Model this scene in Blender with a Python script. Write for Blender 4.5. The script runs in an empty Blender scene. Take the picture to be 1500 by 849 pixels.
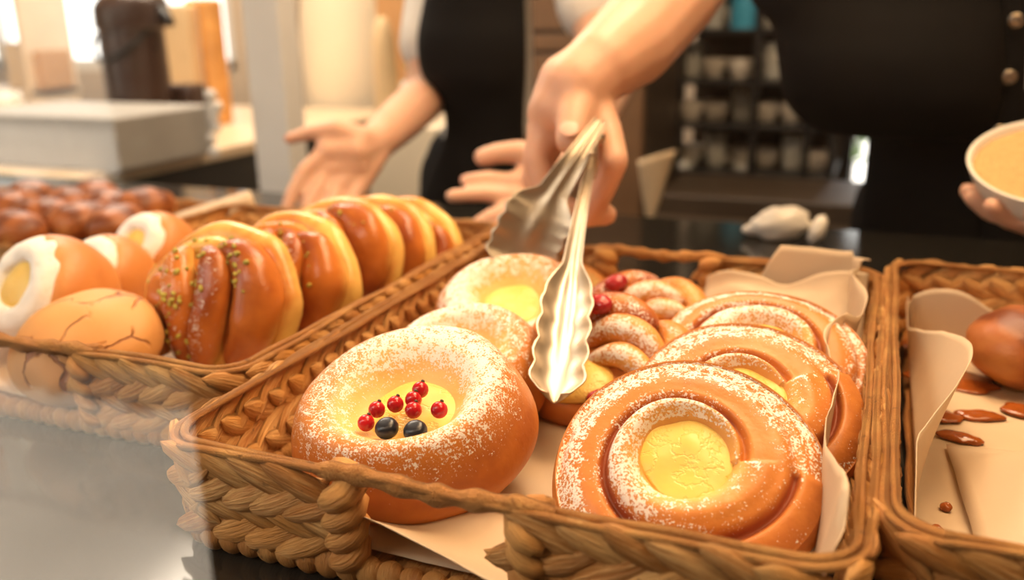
import bpy, math, random
from mathutils import Vector, Matrix, noise
random.seed(7)
SC = bpy.context.scene
COL = SC.collection
PI = math.pi
V = Vector
# ------------------------------------------------------------------ camera
FPX = 1327.0
CAM_Z = 1.225
TOP = 0.964                      # display counter top
dY = V((561, 409.5, -FPX)).normalized()
dX = V((3388, -342.5, FPX)); dX = (dX - dX.dot(dY)*dY).normalized()
dZ = dX.cross(dY)
ROT = Matrix((dX, dY, dZ))      # camera -> world
CAM = V((0, 0, CAM_Z))
def ray(px, py): return ROT @ V((px-750, -(py-424.5), -FPX))
def W(px, py, y):               # point seen at a pixel of the photograph, at depth y in the room
    r = ray(px, py); return CAM + r*(y/r.y)
def WZ(px, py, z):
    r = ray(px, py); return CAM + r*((z-CAM_Z)/r.z)
cd = bpy.data.cameras.new('camera'); cam = bpy.data.objects.new('camera', cd); COL.objects.link(cam)
cam.matrix_world = Matrix.Translation(CAM) @ ROT.to_4x4()
cd.sensor_width = 36; cd.sensor_fit = 'HORIZONTAL'; cd.lens = FPX/1500*36
cd.clip_start = 0.01; cd.clip_end = 100
cd.dof.use_dof = True; cd.dof.focus_distance = 0.47; cd.dof.aperture_fstop = 4.6
SC.camera = cam
SC.view_settings.view_transform = 'Standard'; SC.view_settings.look = 'None'
SC.view_settings.gamma = 1; SC.view_settings.use_curve_mapping = False
SC.view_settings.exposure = 0.0
CR = ROT @ V((1, 0, 0)); CU = ROT @ V((0, 1, 0)); CB = ROT @ V((0, 0, 1))
# ------------------------------------------------------------------ helpers
def tag(o, label=None, cat=None, group=None, kind=None):
    if label: o['label'] = label
    if cat: o['category'] = cat
    if group: o['group'] = group
    if kind: o['kind'] = kind
    return o
def thing(name, label, cat, loc=(0, 0, 0), rz=0, group=None, mat=None):
    o = bpy.data.objects.new(name, None); COL.objects.link(o); o.empty_display_size = .02
    if mat is not None: o.matrix_world = mat
    else: o.location = loc; o.rotation_euler = (0, 0, rz)
    return tag(o, label, cat, group)
class MB:
    def __init__(s): s.v = []; s.f = []; s.a = []
    def add(s, vs, fs, at=(0, 0, 0)):
        n = len(s.v); s.v += [tuple(p) for p in vs]
        s.f += [tuple(i+n for i in q) for q in fs]
        if isinstance(at, list): s.a += at
        else: s.a += [at]*len(vs)
        return s
    def grid(s, fn, nu, nv, closed_v=False, closed_u=False):
        vs = []; at = []
        for i in range(nu):
            for j in range(nv):
                u = i/(nu if closed_u else nu-1); v = j/(nv if closed_v else nv-1)
                p, a = fn(u, v); vs.append(p); at.append(a)
        fs = []
        for i in range(nu if closed_u else nu-1):
            for j in range(nv if closed_v else nv-1):
                i2 = (i+1) % nu; j2 = (j+1) % nv
                fs.append((i*nv+j, i*nv+j2, i2*nv+j2, i2*nv+j))
        return s.add(vs, fs, at)
    def tube(s, pts, rad, seg=10, at=None, flat=None, close=False, up=None):
        pts = [V(p) for p in pts]; n = len(pts)
        if not hasattr(rad, '__len__'): rad = [rad]*n
        vs = []; al = []; fs = []
        ref = up and V(up)
        for i, p in enumerate(pts):
            if close: t = pts[(i+1) % n]-pts[i-1]
            else: t = pts[min(i+1, n-1)]-pts[max(i-1, 0)]
            t.normalize()
            if ref is None: ref = V((0, 0, 1)) if abs(t.z) < .9 else V((1, 0, 0))
            b = (ref - t*ref.dot(t)).normalized(); c = t.cross(b)
            if up is None: ref = b
            for k in range(seg):
                a = 2*PI*k/seg
                r1, r2 = (rad[i] if hasattr(rad[i], '__len__') else (rad[i], rad[i]))
                vs.append(p + b*(r1*math.cos(a)) + c*(r2*math.sin(a)))
                al.append(at(i/(n-1), k/seg) if callable(at) else (at or (i/(n-1), k/seg, .5)))
        m = n if close else n-1
        for i in range(m):
            for k in range(seg):
                k2 = (k+1) % seg; i2 = (i+1) % n
                fs.append((i*seg+k, i*seg+k2, i2*seg+k2, i2*seg+k))
        if not close:
            fs.append(tuple(range(seg-1, -1, -1))); fs.append(tuple((n-1)*seg+k for k in range(seg)))
        return s.add(vs, fs, al)
    def capsule(s, p0, p1, r0, r1, seg=14, caps=5):
        p0, p1 = V(p0), V(p1); d = p1-p0; L = d.length; d = d/L if L > 1e-6 else V((0, 0, 1))
        pts = []; rr = []
        for i in range(caps):
            a = PI/2*(1-i/caps); pts.append(p0-d*r0*math.sin(a)); rr.append(max(r0*math.cos(a), 1e-4))
        m = max(2, int(L/max(r0, r1)*1.5))
        for i in range(m+1): pts.append(p0+d*L*i/m); rr.append(r0+(r1-r0)*i/m)
        for i in range(1, caps+1):
            a = PI/2*i/caps; pts.append(p1+d*r1*math.sin(a)); rr.append(max(r1*math.cos(a), 1e-4))
        return s.tube(pts, rr, seg)
    def ball(s, c, ax, nu=14, nv=20, at=None, disp=None):
        c = V(c); X, Y, Z = [V(a) for a in ax]
        def fn(u, v):
            th = PI*u; ph = 2*PI*v
            d = V((math.sin(th)*math.cos(ph), math.sin(th)*math.sin(ph), math.cos(th)))
            k = disp(d) if disp else 1.0
            p = c + (X*d.x + Y*d.y + Z*d.z)*k
            return p, (at(d) if callable(at) else (at or (u, v, .5)))
        return s.grid(fn, nu, nv, closed_v=True)
    def box(s, lo, hi, bev=0.0, at=(.5, .5, .5)):
        x0, y0, z0 = lo; x1, y1, z1 = hi
        if bev <= 0:
            vs = [(x, y, z) for z in (z0, z1) for y in (y0, y1) for x in (x0, x1)]
            return s.add(vs, [(0, 2, 3, 1), (4, 5, 7, 6), (0, 1, 5, 4), (2, 6, 7, 3), (0, 4, 6, 2), (1, 3, 7, 5)], at)
        import bmesh
        bm = bmesh.new()
        bmesh.ops.create_cube(bm, size=1)
        for v in bm.verts:
            v.co = V(((x0+x1)/2+v.co.x*(x1-x0), (y0+y1)/2+v.co.y*(y1-y0), (z0+z1)/2+v.co.z*(z1-z0)))
        bmesh.ops.bevel(bm, geom=bm.edges[:], offset=bev, segments=3, affect='EDGES', profile=.5)
        bm.verts.index_update()
        s.add([v.co.copy() for v in bm.verts], [tuple(v.index for v in f.verts) for f in bm.faces], at)
        bm.free(); return s
    def lathe(s, prof, seg=48, n=None, disp=None, c=(0, 0, 0), cap=True):
        """prof: (r,z,a0,a1,a2) control points, smooth if n is given"""
        P = [tuple(p)+(0,)*(5-len(p)) for p in prof]
        if n: P = catmull(P, n)
        c = V(c)
        def fn(u, v):
            i = int(round(u*(len(P)-1))); r, z = P[i][0], P[i][1]; th = 2*PI*v; a = P[i][2:5]
            if disp: r, z, a = disp(r, z, th, u, a)
            return c+V((r*math.cos(th), r*math.sin(th), z)), a
        return s.grid(fn, len(P), seg, closed_v=True)
    def xf(s, M):
        s.v = [tuple(M @ V(p)) for p in s.v]; return s
    def build(s, name, mat, parent=None, smooth=True, origin=None, label=None, auto=None):
        me = bpy.data.meshes.new(name)
        vs = s.v
        if origin is not None:
            o_ = V(origin); vs = [tuple(V(p)-o_) for p in vs]
        me.from_pydata(vs, [], s.f); me.update()
        at = me.attributes.new('tag', 'FLOAT_VECTOR', 'POINT')
        flat = [x for a in s.a for x in a]; at.data.foreach_set('vector', flat)
        if smooth: me.polygons.foreach_set('use_smooth', [True]*len(me.polygons))
        if auto == 30: me.polygons.foreach_set('use_smooth', [False]*len(me.polygons)); auto = None
        if auto:
            try: me.set_sharp_from_angle(angle=math.radians(auto))
            except Exception: pass
        import bmesh
        bm = bmesh.new(); bm.from_mesh(me)
        bmesh.ops.remove_doubles(bm, verts=bm.verts, dist=1e-6)
        bmesh.ops.recalc_face_normals(bm, faces=bm.faces); bm.to_mesh(me); bm.free()
        if mat: me.materials.append(mat)
        o = bpy.data.objects.new(name, me); COL.objects.link(o)
        if origin is not None and parent is None: o.location = origin
        if parent is not None: o.parent = parent
        if label: o['label'] = label
        return o
def catmull(P, n):
    m = len(P); out = []
    for k in range(n):
        t = k/(n-1)*(m-1); i = min(int(t), m-2); f = t-i
        p0, p1, p2, p3 = P[max(i-1, 0)], P[i], P[i+1], P[min(i+2, m-1)]
        out.append(tuple(.5*((2*b)+(-a+c)*f+(2*a-5*b+4*c-d)*f*f+(-a+3*b-3*c+d)*f**3) for a, b, c, d in zip(p0, p1, p2, p3)))
    return out
def smooth_path(pts, n): return [V(p) for p in catmull([tuple(p) for p in pts], n)]
def solidify(o, t, off=0):
    m = o.modifiers.new('thickness', 'SOLIDIFY'); m.thickness = t; m.offset = off; return o
def subd(o, l=1):
    m = o.modifiers.new('smooth', 'SUBSURF'); m.levels = l; m.render_levels = l; return o
def nz(p, s=1.0): return noise.noise(V(p)*s)
def frame(n, spin=0.0, up=(0, 0, 1)):
    n = V(n).normalized(); u = V(up)
    if abs(n.dot(u)) > .999: u = V((0, 1, 0))
    x = u.cross(n).normalized(); y = n.cross(x)
    M = Matrix((x, y, n)).transposed()
    return M @ Matrix.Rotation(spin, 3, 'Z')
def place(c, n, local_c=(0, 0, 0), spin=0.0):
    R = frame(n, spin); return Matrix.Translation(V(c)-R @ V(local_c)) @ R.to_4x4()
def remeshed(mb, voxel, smooth_it=6, fac=.5):
    o = mb.build('tmp_body', None)
    r = o.modifiers.new('r', 'REMESH'); r.mode = 'VOXEL'; r.voxel_size = voxel
    s = o.modifiers.new('s', 'SMOOTH'); s.iterations = smooth_it; s.factor = fac
    dg = bpy.context.evaluated_depsgraph_get(); dg.update()
    ev = o.evaluated_get(dg); me = ev.to_mesh()
    out = MB(); out.v = [tuple(v.co) for v in me.vertices]; out.f = [tuple(p.vertices) for p in me.polygons]
    out.a = [(0, 0, .5)]*len(out.v)
    ev.to_mesh_clear(); md = o.data; bpy.data.objects.remove(o); bpy.data.meshes.remove(md)
    return out
# ------------------------------------------------------------------ materials
class NT:
    def __init__(s, name):
        s.m = bpy.data.materials.new(name); s.m.use_nodes = True; s.t = s.m.node_tree; s.t.nodes.clear()
        s.out = s.t.nodes.new('ShaderNodeOutputMaterial')
    def n(s, ty, **kw):
        x = s.t.nodes.new(ty)
        for k, v in kw.items():
            if k.startswith('_'): setattr(x, k[1:], v)
            else:
                q = x.inputs[k.replace('__', ' ')] if not k.startswith('i') or not k[1:].isdigit() else x.inputs[int(k[1:])]
                s.set(q, v)
        return x
    def set(s, q, v):
        if isinstance(v, bpy.types.NodeSocket): s.t.links.new(v, q)
        elif isinstance(v, bpy.types.Node): s.t.links.new(v.outputs[0], q)
        else:
            if q.type == 'RGBA' and len(v) == 3: v = (*v, 1)
            q.default_value = v
    def math(s, op, a, b=0.0, clamp=False):
        x = s.n('ShaderNodeMath', _operation=op, _use_clamp=clamp, i0=a, i1=b); return x.outputs[0]
    def mix(s, f, a, b):
        x = s.t.nodes.new('ShaderNodeMix'); x.data_type = 'RGBA'
        s.set(x.inputs[0], f); s.set(x.inputs[6], a); s.set(x.inputs[7], b); return x.outputs[2]
    def ramp(s, f, lo, hi):
        x = s.n('ShaderNodeMapRange', _interpolation_type='SMOOTHSTEP'); s.set(x.inputs[0], f)
        s.set(x.inputs[1], lo); s.set(x.inputs[2], hi); return x.outputs[0]
    def noise(s, scale, detail=2.0, vec=None, rough=.5):
        x = s.n('ShaderNodeTexNoise', Scale=scale, Detail=detail, Roughness=rough)
        s.set(x.inputs['Vector'], vec if vec is not None else s.obj()); return x.outputs[0]
    def obj(s):
        if not hasattr(s, '_o'): s._o = s.n('ShaderNodeTexCoord').outputs['Object']
        return s._o
    def attr(s):
        if not hasattr(s, '_a'):
            a = s.n('ShaderNodeAttribute', _attribute_name='tag'); q = s.n('ShaderNodeSeparateXYZ', i0=a.outputs['Vector'])
            s._av = a.outputs['Vector']; s._a = q.outputs
        return s._a
    def bsdf(s, **kw):
        b = s.n('ShaderNodeBsdfPrincipled')
        for k, v in kw.items(): s.set(b.inputs[k.replace('_', ' ')], v)
        s.t.links.new(b.outputs[0], s.out.inputs[0]); s.b = b; return s.m
    def bump(s, h, strength=.3, dist=.001):
        return s.n('ShaderNodeBump', Strength=strength, Distance=dist, Height=h).outputs[0]
def plain(name, col, rough=.5, metal=0, var=.12, scale=30, bump=0, bscale=200, spec=.5, **kw):
    t = NT(name); n1 = t.noise(scale, 3)
    c = t.mix(n1, tuple(x*(1-var) for x in col), tuple(min(1, x*(1+var)) for x in col))
    a = dict(Base_Color=c, Roughness=rough, Metallic=metal, **kw); a['Specular_IOR_Level'] = spec
    if bump: a['Normal'] = t.bump(t.noise(bscale, 3), bump, .002)
    return t.bsdf(**a)
def bread(name, pale, mid, dark, sugar=(.93, .9, .84), s1=860, s2=210, rough=.42, fill=0.0):
    t = NT(name); a = t.attr()
    n1 = t.noise(26, 4); n2 = t.noise(110, 3)
    tone = t.math('ADD', a[0], t.math('MULTIPLY', t.math('SUBTRACT', n1, .5), .55))
    tone = t.math('ADD', tone, t.math('MULTIPLY', t.math('SUBTRACT', n2, .5), .25))
    c = t.mix(t.ramp(tone, .0, .55), pale, mid); c = t.mix(t.ramp(tone, .55, 1.05), c, dark)
    g = t.noise(s1, 2, rough=.7); h = t.noise(s2, 2)
    q = t.math('ADD', t.math('MULTIPLY', g, .72), t.math('MULTIPLY', h, .38))
    th = t.math('SUBTRACT', .80, t.math('MULTIPLY', a[1], .42))
    f = t.ramp(t.math('SUBTRACT', q, th), -.015, .035)
    f = t.math('MULTIPLY', f, t.math('GREATER_THAN', a[1], .02))
    f = t.math('MULTIPLY', f, .93)
    col = t.mix(f, c, sugar)
    bh = t.math('ADD', t.math('MULTIPLY', t.noise(300, 3), .35), t.math('MULTIPLY', f, .8))
    bh = t.math('ADD', bh, t.math('MULTIPLY', n2, .8))
    return t.bsdf(Base_Color=col, Roughness=t.math('ADD', rough, t.math('MULTIPLY', f, .4)), Normal=t.bump(bh, .5, .0012), Specular_IOR_Level=.4)
def straw(name, a_, b_, c_, dk=.35):
    t = NT(name); a = t.attr()
    mp = t.n('ShaderNodeVectorMath', _operation='MULTIPLY'); t.set(mp.inputs[0], t._av); t.set(mp.inputs[1], (2.6, 26, 41))
    fib = t.n('ShaderNodeTexNoise', Scale=1.0, Detail=4.0, Roughness=.65, Vector=mp.outputs[0]).outputs[0]
    patch = t.noise(28, 2)
    k = t.math('ADD', t.math('MULTIPLY', fib, 1.15), t.math('MULTIPLY', a[2], .42))
    c = t.mix(t.ramp(k, .48, 1.02), a_, b_)
    c = t.mix(t.ramp(t.math('ADD', patch, t.math('MULTIPLY', a[2], .25)), .55, .85), c, c_)
    ends = t.ramp(t.math('ABSOLUTE', t.math('SUBTRACT', a[0], .5)), .33, .5)
    spots = t.ramp(t.noise(130, 3), .66, .74)
    c = t.mix(t.math('MULTIPLY', spots, .55), c, (.10, .045, .015))
    return t.bsdf(Base_Color=c, Roughness=.55, Normal=t.bump(fib, 1.0, .0022), Specular_IOR_Level=.35)
BUN = bread('custard_bun_crust', (.82, .50, .16), (.61, .215, .04), (.37, .095, .018))
SWIRL = bread('swirl_bun_crust', (.80, .44, .13), (.61, .22, .045), (.33, .075, .025), s1=720, s2=170)
TWIST = bread('pistachio_bun_crust', (.82, .52, .14), (.56, .175, .028), (.30, .065, .012), s1=700, rough=.27)
ROLL = bread('smooth_bun_crust', (.76, .42, .15), (.60, .23, .06), (.36, .10, .025))
DARKROLL = bread('dark_roll_crust', (.52, .22, .06), (.36, .11, .025), (.16, .04, .01))
COCO = bread('coconut_ring', (.85, .8, .7), (.9, .86, .78), (.7, .5, .3), s1=420)
def crack_mat():
    t = NT('crackled_crust')
    v = t.n('ShaderNodeTexVoronoi', _feature='DISTANCE_TO_EDGE', Scale=26.0)
    d = t.n('ShaderNodeVectorMath', _operation='ADD'); t.set(d.inputs[0], t.obj())
    nn = t.n('ShaderNodeTexNoise', Scale=30.0, Detail=3.0); t.set(nn.inputs['Vector'], t.obj())
    sc = t.n('ShaderNodeVectorMath', _operation='SCALE'); t.set(sc.inputs[0], nn.outputs[1]); sc.inputs['Scale'].default_value = .04
    t.set(d.inputs[1], sc.outputs[0]); t.set(v.inputs['Vector'], d.outputs[0])
    e = t.ramp(v.outputs['Distance'], .012, .05)
    gap = t.math('MULTIPLY', t.math('SUBTRACT', 1.0, e), t.ramp(t.noise(30, 2), .46, .60))
    c = t.mix(t.noise(40, 4), (.70, .36, .12), (.62, .27, .07))
    c = t.mix(gap, c, (.33, .11, .03))
    return t.bsdf(Base_Color=c, Roughness=.6, Normal=t.bump(t.math('SUBTRACT', 1.0, gap), .8, .003))
CRACK = crack_mat()
def custard_mat():
    t = NT('vanilla_custard'); n1 = t.noise(45, 3); n2 = t.noise(16, 2)
    n3 = t.noise(70, 4)
    c = t.mix(t.ramp(n2, .35, .7), (.90, .57, .10), (.92, .68, .23))
    return t.bsdf(Base_Color=c, Roughness=.38, Normal=t.bump(t.math('ADD', n1, t.math('MULTIPLY', t.ramp(t.math('ABSOLUTE', t.math('SUBTRACT', n3, .5)), .0, .035), .6)), .28, .003), Specular_IOR_Level=.45, Subsurface_Weight=.15, Subsurface_Radius=(.006, .004, .001), Subsurface_Scale=1.0)
CUSTARD = custard_mat()
CURRANT = plain('red_currant_skin', (.48, .012, .018), .15, var=.35, scale=90)
BLUEB = plain('blueberry_skin', (.012, .014, .022), .3, var=.6, scale=160)
JAM = plain('berry_jam', (.38, .02, .025), .2, var=.4, scale=80, bump=.6)
PIST = plain('pistachio', (.42, .36, .055), .6, var=.5, scale=120)
STRAW = straw('woven_straw', (.47, .185, .040), (.84, .50, .195), (.62, .28, .065))
CORD = straw('straw_cord', (.44, .17, .036), (.74, .39, .12), (.52, .22, .055))
def paper_mat():
    t = NT('parchment_paper')
    n1 = t.noise(9, 3); c = t.mix(n1, (.72, .55, .36), (.80, .66, .48))
    b = t.n('ShaderNodeBsdfPrincipled', Roughness=.55); t.set(b.inputs['Base Color'], c)
    t.set(b.inputs['Normal'], t.bump(t.noise(35, 4), .25, .003))
    tr = t.n('ShaderNodeBsdfTranslucent'); t.set(tr.inputs[0], c)
    m = t.n('ShaderNodeMixShader', i0=.3); t.t.links.new(b.outputs[0], m.inputs[1]); t.t.links.new(tr.outputs[0], m.inputs[2])
    t.t.links.new(m.outputs[0], t.out.inputs[0]); return t.m
PAPER = paper_mat()
STEEL = plain('brushed_steel', (.50, .43, .34), .40, metal=1, var=.08, scale=60)
def skin_mat(name, a, b):
    t = NT(name); c = t.mix(t.noise(22, 3), a, b)
    return t.bsdf(Base_Color=c, Roughness=.45, Normal=t.bump(t.noise(260, 3), .15, .001), Subsurface_Weight=.25, Subsurface_Radius=(.008, .003, .0015), Subsurface_Scale=1.0, Specular_IOR_Level=.4)
SKIN = skin_mat('skin', (.66, .365, .24), (.73, .45, .32))
NAIL = plain('fingernail', (.70, .42, .32), .5)
BLACK = plain('black_apron_cloth', (.0035, .0035, .004), .8, var=.3, bump=.25, bscale=900, spec=.12)
WHITECLOTH = plain('white_shirt_cloth', (.78, .74, .68), .8, bump=.2, bscale=400)
HAIR = plain('brown_hair', (.08, .045, .02), .5)
SNAP = plain('brass_snap', (.55, .48, .38), .25, metal=1)
CAST = plain('granite_counter', (.014, .013, .011), .12, var=.5, scale=120)
WHITE = plain('white_paint', (.80, .79, .76), .5, var=.04)
CREAM = plain('cream_plaster', (.80, .68, .50), .7, var=.08, scale=6)
BROWN = plain('brown_cabinet_wood', (.22, .12, .06), .5, var=.25, scale=12)
DKBROWN = plain('dark_cabinet_wood', (.055, .036, .022), .45, var=.3, scale=12)
DARK = plain('dark_metal', (.012, .012, .013), .4)
LTWOOD = plain('light_counter_wood', (.72, .55, .36), .45, var=.15, scale=10)
POT = plain('brown_airpot_plastic', (.055, .030, .022), .28, var=.12)
KRAFT = plain('kraft_board', (.50, .26, .10), .75, var=.15)
TAN = plain('tan_board', (.70, .50, .28), .75, var=.12)
ORANGE = plain('orange_packet', (.80, .33, .09), .5, var=.5, scale=20)
CERAM = plain('white_glazed_ceramic', (.80, .76, .68), .25, var=.04)
GLASSW = plain('pale_frosted_glass', (.66, .68, .64), .12, var=.1)
BLUE = plain('blue_plastic', (.05, .32, .50), .35)
LEAF = plain('green_leaf', (.12, .25, .05), .5, var=.4)
GREYF = plain('floor_tile', (.20, .17, .14), .4, var=.2, scale=3)
PLASTER = plain('warm_wall_plaster', (.60, .48, .36), .8, var=.06, scale=4)
PAVE = plain('street_paving', (.52, .455, .37), .8, var=.35, scale=1.3)
FACADE = plain('street_facade', (.62, .58, .52), .8, var=.15, scale=.8)
# ------------------------------------------------------------------ baskets
FLOOR_B = TOP + .008
RIM = 1.025
def perim(x0, x1, y0, y1, r):
    """rounded rectangle, starting front-left going +x; list of (p, tangent, normal, side)"""
    segs = []
    def line(a, b, side):
        a, b = V(a), V(b); L = (b-a).length; t = (b-a)/L; n = V((t.y, -t.x))
        segs.append((L, lambda s: (a+t*s, t, n, side)))
    def arc(c, a0, side):
        c = V(c); L = r*PI/2
        def f(s):
            a = a0+s/r; n = V((math.cos(a), math.sin(a))); return c+n*r, V((-n.y, n.x)), n, side
        segs.append((L, f))
    line((x0+r, y0), (x1-r, y0), 'front'); arc((x1-r, y0+r), -PI/2, 'right')
    line((x1, y0+r), (x1, y1-r), 'right'); arc((x1-r, y1-r), 0, 'back')
    line((x1-r, y1), (x0+r, y1), 'back'); arc((x0+r, y1-r), PI/2, 'left')
    line((x0, y1-r), (x0, y0+r), 'left'); arc((x0+r, y0+r), PI, 'front')
    tot = sum(s[0] for s in segs)
    def at(s):
        s = s % tot
        for L, f in segs:
            if s <= L: return f(s)
            s -= L
        return segs[-1][1](segs[-1][0])
    return at, tot
def basket(x0, x1, y0, y1, label, hole=None, seed=1, hh=RIM-TOP, coarse=1.0, wood=0):
    rnd = random.Random(seed)
    cx, cy = (x0+x1)/2, (y0+y1)/2
    root = thing('woven_basket', label, 'basket', (cx, cy, TOP), group=None)
    r = .022; ax0, ax1, ay0, ay1 = x0-cx, x1-cx, y0-cy, y1-cy
    at, tot = perim(ax0, ax1, ay0, ay1, r)
    hx = (hole[0]-cx, hole[1]-cx) if hole else None
    def inhole(p, side, m=0.0): return hx and side in ('front', 'back') and hx[0]+m < p.x < hx[1]-m and abs(p.y) > .15
    mbs = {k: MB() for k in (('front_a', 'front_b', 'right', 'back_a', 'back_b', 'left') if hole else ('front', 'right', 'back', 'left'))}
    z0, z1 = .012, hh-.003; rows = 4 if hh > .04 else 1; rh = (z1-z0)/rows
    pitch = .0205*coarse
    n = int(tot/pitch)
    for j in range(rows):
        z = z0+rh*(j+.5); sg = 1 if j % 2 == 0 else -1
        for i in range(n):
            s = (i+(.5 if j in (1, 2) else 0)+rnd.uniform(-.08, .08))*tot/n
            p, t, nn, side = at(s)
            if inhole(p, side): continue
            t3 = V((t.x, t.y, 0)); n3 = V((nn.x, nn.y, 0)); u3 = V((0, 0, 1))
            al = math.radians(rnd.uniform(22, 28))*sg
            d = t3*math.cos(al)+u3*math.sin(al); w = -t3*math.sin(al)+u3*math.cos(al)
            d = (d - n3*.13).normalized()
            L = .0235*coarse*rnd.uniform(.92, 1.1); Wd = .0070*rnd.uniform(.88, 1.12); T = .0036
            out = (z-.04)*.12
            c = V((p.x, p.y, z+rnd.uniform(-.001, .001)))+n3*(out+.0005)
            rv = rnd.random(); tw = rnd.uniform(-.35, .35)
            def fn(u, v, c=c, d=d, w=w, n3=n3, L=L, Wd=Wd, T=T, rv=rv, tw=tw, s=s, j=j):
                a = 2*u-1; a2 = a*a
                k = max(0.0, 1-a2)**.55
                if u in (0, 1): k = .02
                th = 2*PI*v
                cw, sw = math.cos(th), math.sin(th)
                fib = 1+.10*math.sin(th*7+rv*20+a*2)
                W_ = Wd*k*cw*fib; T_ = T*(k**.8)*sw*fib
                ca, sa = math.cos(tw*a), math.sin(tw*a)
                q = c + d*(a*L) + w*(W_*ca-T_*sa+.0022*a*a*(1 if sg > 0 else -1)) + n3*(T_*ca+W_*sa+.0022*(1-a2))
                return q, (u, v, rv)
            key = side
            if hole and side in ('front', 'back'): key += '_a' if p.x < (hx[0]+hx[1])/2 else '_b'
            mbs[key].grid(fn, 9, 14, closed_v=True)
    for k in sorted(mbs): mbs[k].build('woven_side', STRAW, root)
    # rim: wrapped rope
    mb = MB(); N = int(tot/.004)
    grip = MB()
    def rimpt(s, dz=0, dn=0):
        p, t, nn, side = at(s); out = (hh-.04)*.12
        wob = nz((s*22+seed*9, seed, 1.3))*.0016
        return V((p.x, p.y, hh+dz+wob))+V((nn.x, nn.y, 0))*(out+dn)
    for st in range(2):
        pts = []; rad = []
        for i in range(N):
            s = i*tot/N
            ph = .9*math.sin(s/.06)+st*PI
            thick = .0020+.0007*nz((s*30, st*5, seed))
            pts.append(rimpt(s, .0010*math.sin(ph), .0030*math.cos(ph))); rad.append((thick, thick*1.1))
        mb.tube(pts, rad, 9, close=True, at=lambda a, k: ((a*60) % 1, k, .5+.4*math.sin(a*140)))
    mb.build('rim', CORD, root)
    if hx:
        for sgn in (-1, 1):
            g = MB(); yy = (ay0 if sgn < 0 else ay1)
            pts = []; rad = []
            out = (hh-.04)*.12
            for i in range(60):
                f = i/59; x = hx[0]-.012+(hx[1]-hx[0]+.024)*f
                pts.append(V((x, yy+sgn*out, hh-.0005+.0012*math.sin(f*9))))
                b = .0043+.0006*math.sin(f*38)+.0005*nz((f*14, seed, 3)); b *= min(1, .55+6*min(f, 1-f))
                rad.append((b*1.1, b))
            g.tube(pts, rad, 12, at=lambda a, k: ((a*9) % 1, k, .15+.3*(math.sin(a*30)*.5+.5)))
            for xx, sg in ((hx[0], 1), (hx[1], -1)):      # strands turned round the sides of the opening
                for q in range(4):
                    zc = z0+rh*(q+.5)
                    pts = [V((xx-sg*.008, yy+sgn*(.004+(zc-.04)*.12), zc-.007)), V((xx+sg*.003, yy+sgn*(.003+(zc-.04)*.12), zc-.002)), V((xx+sg*.004, yy-sgn*.004, zc+.004)), V((xx-sg*.008, yy-sgn*.006, zc+.008))]
                    pts = smooth_path(pts, 9)
                    g.tube(pts, [.003, .0058, .007, .0075, .0075, .007, .006, .005, .003], 10, at=lambda a, k, q=q: (a, k, .3+.15*q))
            g.build('handle_grip', CORD, root)
    # base and its cord
    mb = MB(); M_ = int(tot/.0115)
    for i in range(M_):
        s = i*tot/M_; p, t, nn, side = at(s); t3 = V((t.x, t.y, 0)); n3 = V((nn.x, nn.y, 0)); rv = rnd.random()
        c = V((p.x, p.y, .0078))-n3*.002
        mb.ball(c, (t3*.0078, n3*.0062, V((0, 0, 1))*(.0070+.0012*rv)), 7, 10, at=lambda d, rv=rv: (d.z*.5+.5, d.x*.5+.5, rv))
    mb.build('base_cord', CORD, root)
    mb = MB(); nx = 20
    for i in range(nx):
        x = ax0+.012+(ax1-ax0-.024)*(i+.5)/nx
        pts = [V((x+.001*math.sin(k*2+i), ay0+.008+(ay1-ay0-.016)*k/16, .006+.0012*(-1)**(k+i))) for k in range(17)]
        mb.tube(pts, [(.0018, (ax1-ax0)/nx*.56)]*17, 8, up=(0, 0, 1), at=lambda a, k, i=i: ((a*6) % 1, k, (i*.37) % 1))
    mb.build('base', CORD, root)
    return root
MX0, MX1, MY0, MY1 = -.322, .006, .320, .755
LX0, LX1, LY0, LY1 = -.677, -.347, .402, .820
RX0, RX1, RY0, RY1 = .020, .350, .356, .792
basket(MX0, MX1, MY0, MY1, 'woven straw basket in the centre with sugared custard buns', (-.219, -.124), 3)
basket(LX0, LX1, LY0, LY1, 'woven straw basket at the left full of pistachio twist buns', (-.575, -.462), 5)
basket(RX0, RX1, RY0, RY1, 'woven straw basket at the right, nearly empty with sticky stained paper', (.145, .225), 8)
basket(-1.28, -.80, .69, .965, 'shallow woven straw tray of dark brown rolls behind the left basket', None, 11, hh=.026)
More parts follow.
